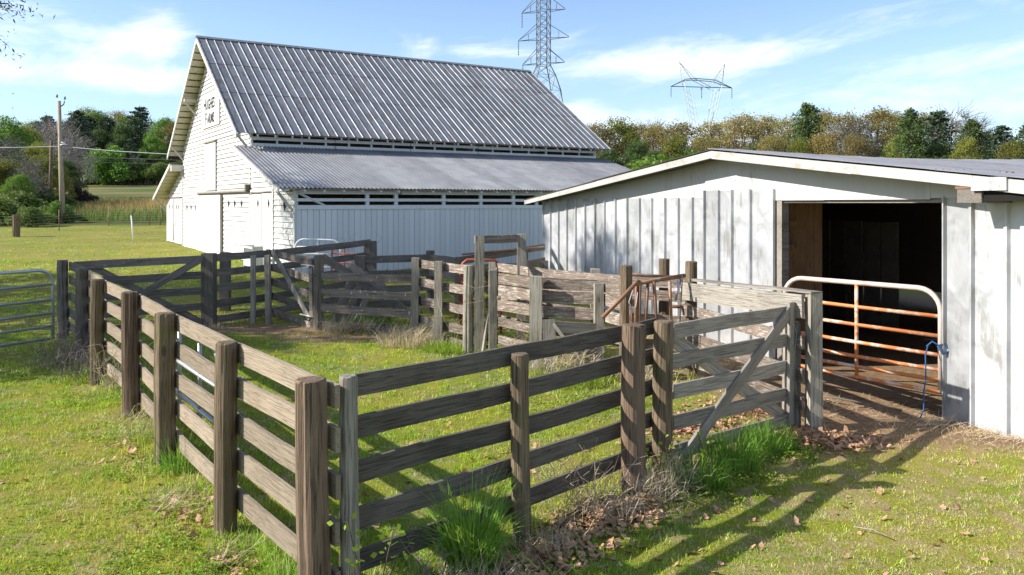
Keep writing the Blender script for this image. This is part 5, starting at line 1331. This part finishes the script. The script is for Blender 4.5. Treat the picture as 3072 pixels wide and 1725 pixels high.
litter([(2.2, 9.9, .8, .5, .7, 900, .04), (2.9, 10.6, .5, .5, .7, 350, .04), (.3, 8.6, .9, .4, .7, 60, .02)], 'brown leaves lying inside the pen behind the gate')
litter([(-2.15, 6.05, .35, .2, -.9, 60, .04), (-2.75, 7.0, .6, .25, -.9, 70, .03), (-4.2, 8.9, .5, .25, -.9, 35, .03)], 'brown leaves caught along the left fence')
n = 420; litter([(2.8, 6.8, 4.2, 3.0, .3, 200, .01), (-3.5, 7., 4, 3., 0, 90, .0), (0, 10, 4, 5, 0, 120, 0)], 'single dry leaves scattered over the lawn', size=.062)
# dead straw on the ground near the shed wall and fence feet
def straw(pts_, label, mat='dead_weed', L=.22, r=.0022, up=.2, name='dead_straw'):
    V, Fc = [], []; k = 0
    for (x, y, rx, ry, n, hh) in pts_:
        for _ in range(n):
            px_, py_ = rng.gauss(x, rx * .5), rng.gauss(y, ry * .5); z = t1(px_, py_) + rng.random() * hh; a = rng.uniform(0, 6.28); l = L * rng.uniform(.4, 1.3); u = rng.uniform(-.1, 1) * up
            p = Vector((px_, py_, z)); d = Vector((math.cos(a), math.sin(a), u)).normalized(); m_ = p + d * l * .5 + Vector((rng.uniform(-.03, .03), rng.uniform(-.03, .03), rng.uniform(0, .05))); q = m_ + (d + Vector((rng.uniform(-.5, .5), rng.uniform(-.5, .5), rng.uniform(-.5, .3)))).normalized() * l * .5
            pr = Vector((-math.sin(a), math.cos(a), .3)) * r
            V += [p - pr, p + pr, m_ + pr, m_ - pr, q]; Fc += [(k, k + 1, k + 2, k + 3), (k + 3, k + 2, k + 4)]; k += 5
    o = place(name, mesh(name, V, Fc, mat)); o['kind'] = 'stuff'; o['label'] = label; return o
straw([(.75, 6.95, .5, .3, 420, .12), (1.25, 7.35, .3, .3, 420, .2), (1.5, 7.7, .25, .25, 380, .25), (-.2, 5.7, .5, .25, 280, .10), (.2, 6.3, .3, .2, 150, .1)], 'dry straw tangled along the foot of the front fence', up=.9)
straw([(-2.95, 7.2, .35, .3, 130, .10), (-4.3, 9.3, .3, .3, 200, .3), (-2.1, 6.1, .25, .2, 60, .06)], 'dry straw tangled along the foot of the left fence', up=1.0)
straw([(5.9, 9.35, .8, .35, 700, .03), (5.2, 10., .6, .3, 300, .02), (4.4, 10.6, .9, 1., 300, .02), (6.4, 8.9, .6, .3, 400, .04)], 'dry straw scattered along the foot of the shed wall', up=.25)
straw([(.9, 12.6, .6, .5, 500, .3), (1.9, 11.9, .5, .5, 300, .3), (-1.9, 15.9, .6, .6, 400, .2), (-3.3, 16.9, .8, .3, 500, .15)], 'dry weed stalks around the chute posts', up=1.2, L=.4, r=.003)
# twiggy dead weeds
def twigs(x, y, hh, rad, n, mat, label):
    parts = []
    for _ in range(n):
        a = rng.uniform(0, 6.28); d = Vector((math.cos(a) * rng.random() * .7, math.sin(a) * rng.random() * .7, 1)).normalized()
        p = Vector((rng.gauss(0, rad * .35), rng.gauss(0, rad * .35), 0)); L = hh * rng.uniform(.4, 1.0)
        pts_ = [p]
        for i in range(3): d = (d + Vector((rng.uniform(-.4, .4), rng.uniform(-.4, .4), rng.uniform(-.25, .1)))).normalized(); pts_.append(pts_[-1] + d * L / 3)
        parts.append(tube_geo(pts_, .003, 3, False))
        for i in (1, 2, 3):
            for _ in range(2):
                e = Vector((rng.uniform(-1, 1), rng.uniform(-1, 1), rng.uniform(-.2, .8))).normalized(); parts.append(tube_geo([pts_[i], pts_[i] + e * L * .22], .002, 3, False))
    V, Fc = join_geo(parts); o = place('dead_weed', mesh('dead_weed', V, Fc, mat), None, Matrix.Translation((x, y, t1(x, y)))); o['label'] = label; o['category'] = 'weed'; return o
twigs(-7.3, 13.4, .85, .75, 90, 'dead_weed_grey', 'grey twiggy dead weeds at the foot of the far left fence posts')
twigs(-6.5, 12.5, .6, .55, 60, 'dead_weed_grey', 'smaller grey twiggy weeds beside the third post from the far left')
twigs(-5.6, 11.5, .8, .4, 34, 'dead_weed', 'tall dry weeds between the middle posts of the left fence')
twigs(.62, 7.05, .62, .5, 46, 'dead_weed', 'dry thorny weeds leaning on the front fence left of the thick post')
twigs(-.55, 5.7, .45, .3, 14, 'dead_weed_grey', 'thin dry stems in front of the lowest front fence board')
twigs(-1.05, 15.1, 2.3, .1, 3, 'dead_weed', 'tall dead weed stalk rising above the chute boards')
twigs(-4.75, 24.3, 1.5, .3, 14, 'dead_weed_grey', 'dry weed bush beside the white tube gate at the barn')
twigs(.25, 14.0, .9, .5, 30, 'dead_weed', 'dead vines hanging in the chute boards')
twigs(1.0, 13.6, .9, .5, 26, 'dead_weed', 'dead stems inside the chute behind the small pale gate')
# leafy sapling at the corner and at the gate
def sapling(x, y, hh, n, label):
    stems = []; P = []
    for _ in range(n):
        a = rng.uniform(0, 6.28); q = Vector((math.cos(a) * .18, math.sin(a) * .18, hh * rng.uniform(.6, 1))); stems.append(tube_geo([Vector((0, 0, 0)), q * .55, q], .004, 4, False))
        for i in range(16): P.append(tuple(q * rng.uniform(.45, 1.05) + Vector((rng.gauss(0, .04), rng.gauss(0, .04), rng.gauss(0, .03)))))
    t = thing('sapling', label, 'plant', (x, y, t1(x, y)))
    V, Fc = join_geo(stems); place('stem', mesh('stem', V, Fc, 'bark'), t)
    v, f = leaf_quads(np.array(P), .045, flat=.4, aspect=.7); place('foliage', np_mesh('foliage', v, f, 'clover'), t)
sapling(-.90, 5.25, .75, 4, 'leafy green sapling at the foot of the front corner post')
sapling(1.36, 7.7, .75, 4, 'leafy green sapling between the two thick posts left of the gate')
sapling(1.95, 7.95, .72, 3, 'slender green weed standing in front of the wooden gate')
# fallen twig on the lawn
o = tube('fallen_twig', None, 'grey_wood', [(2.82, 6.72, .03), (2.93, 6.62, .045), (3.02, 6.50, .03)], .005, 5); o['label'] = 'short pale grey twig lying on the lawn in the right foreground'; o['category'] = 'twig'
o = tube('fallen_branch', None, 'bark', [(5.0, 10.45, .04), (4.4, 10.9, .08), (4.0, 11.3, .05)], .014, 5); o['label'] = 'thin branch lying on the dirt under the orange gate'; o['category'] = 'branch'
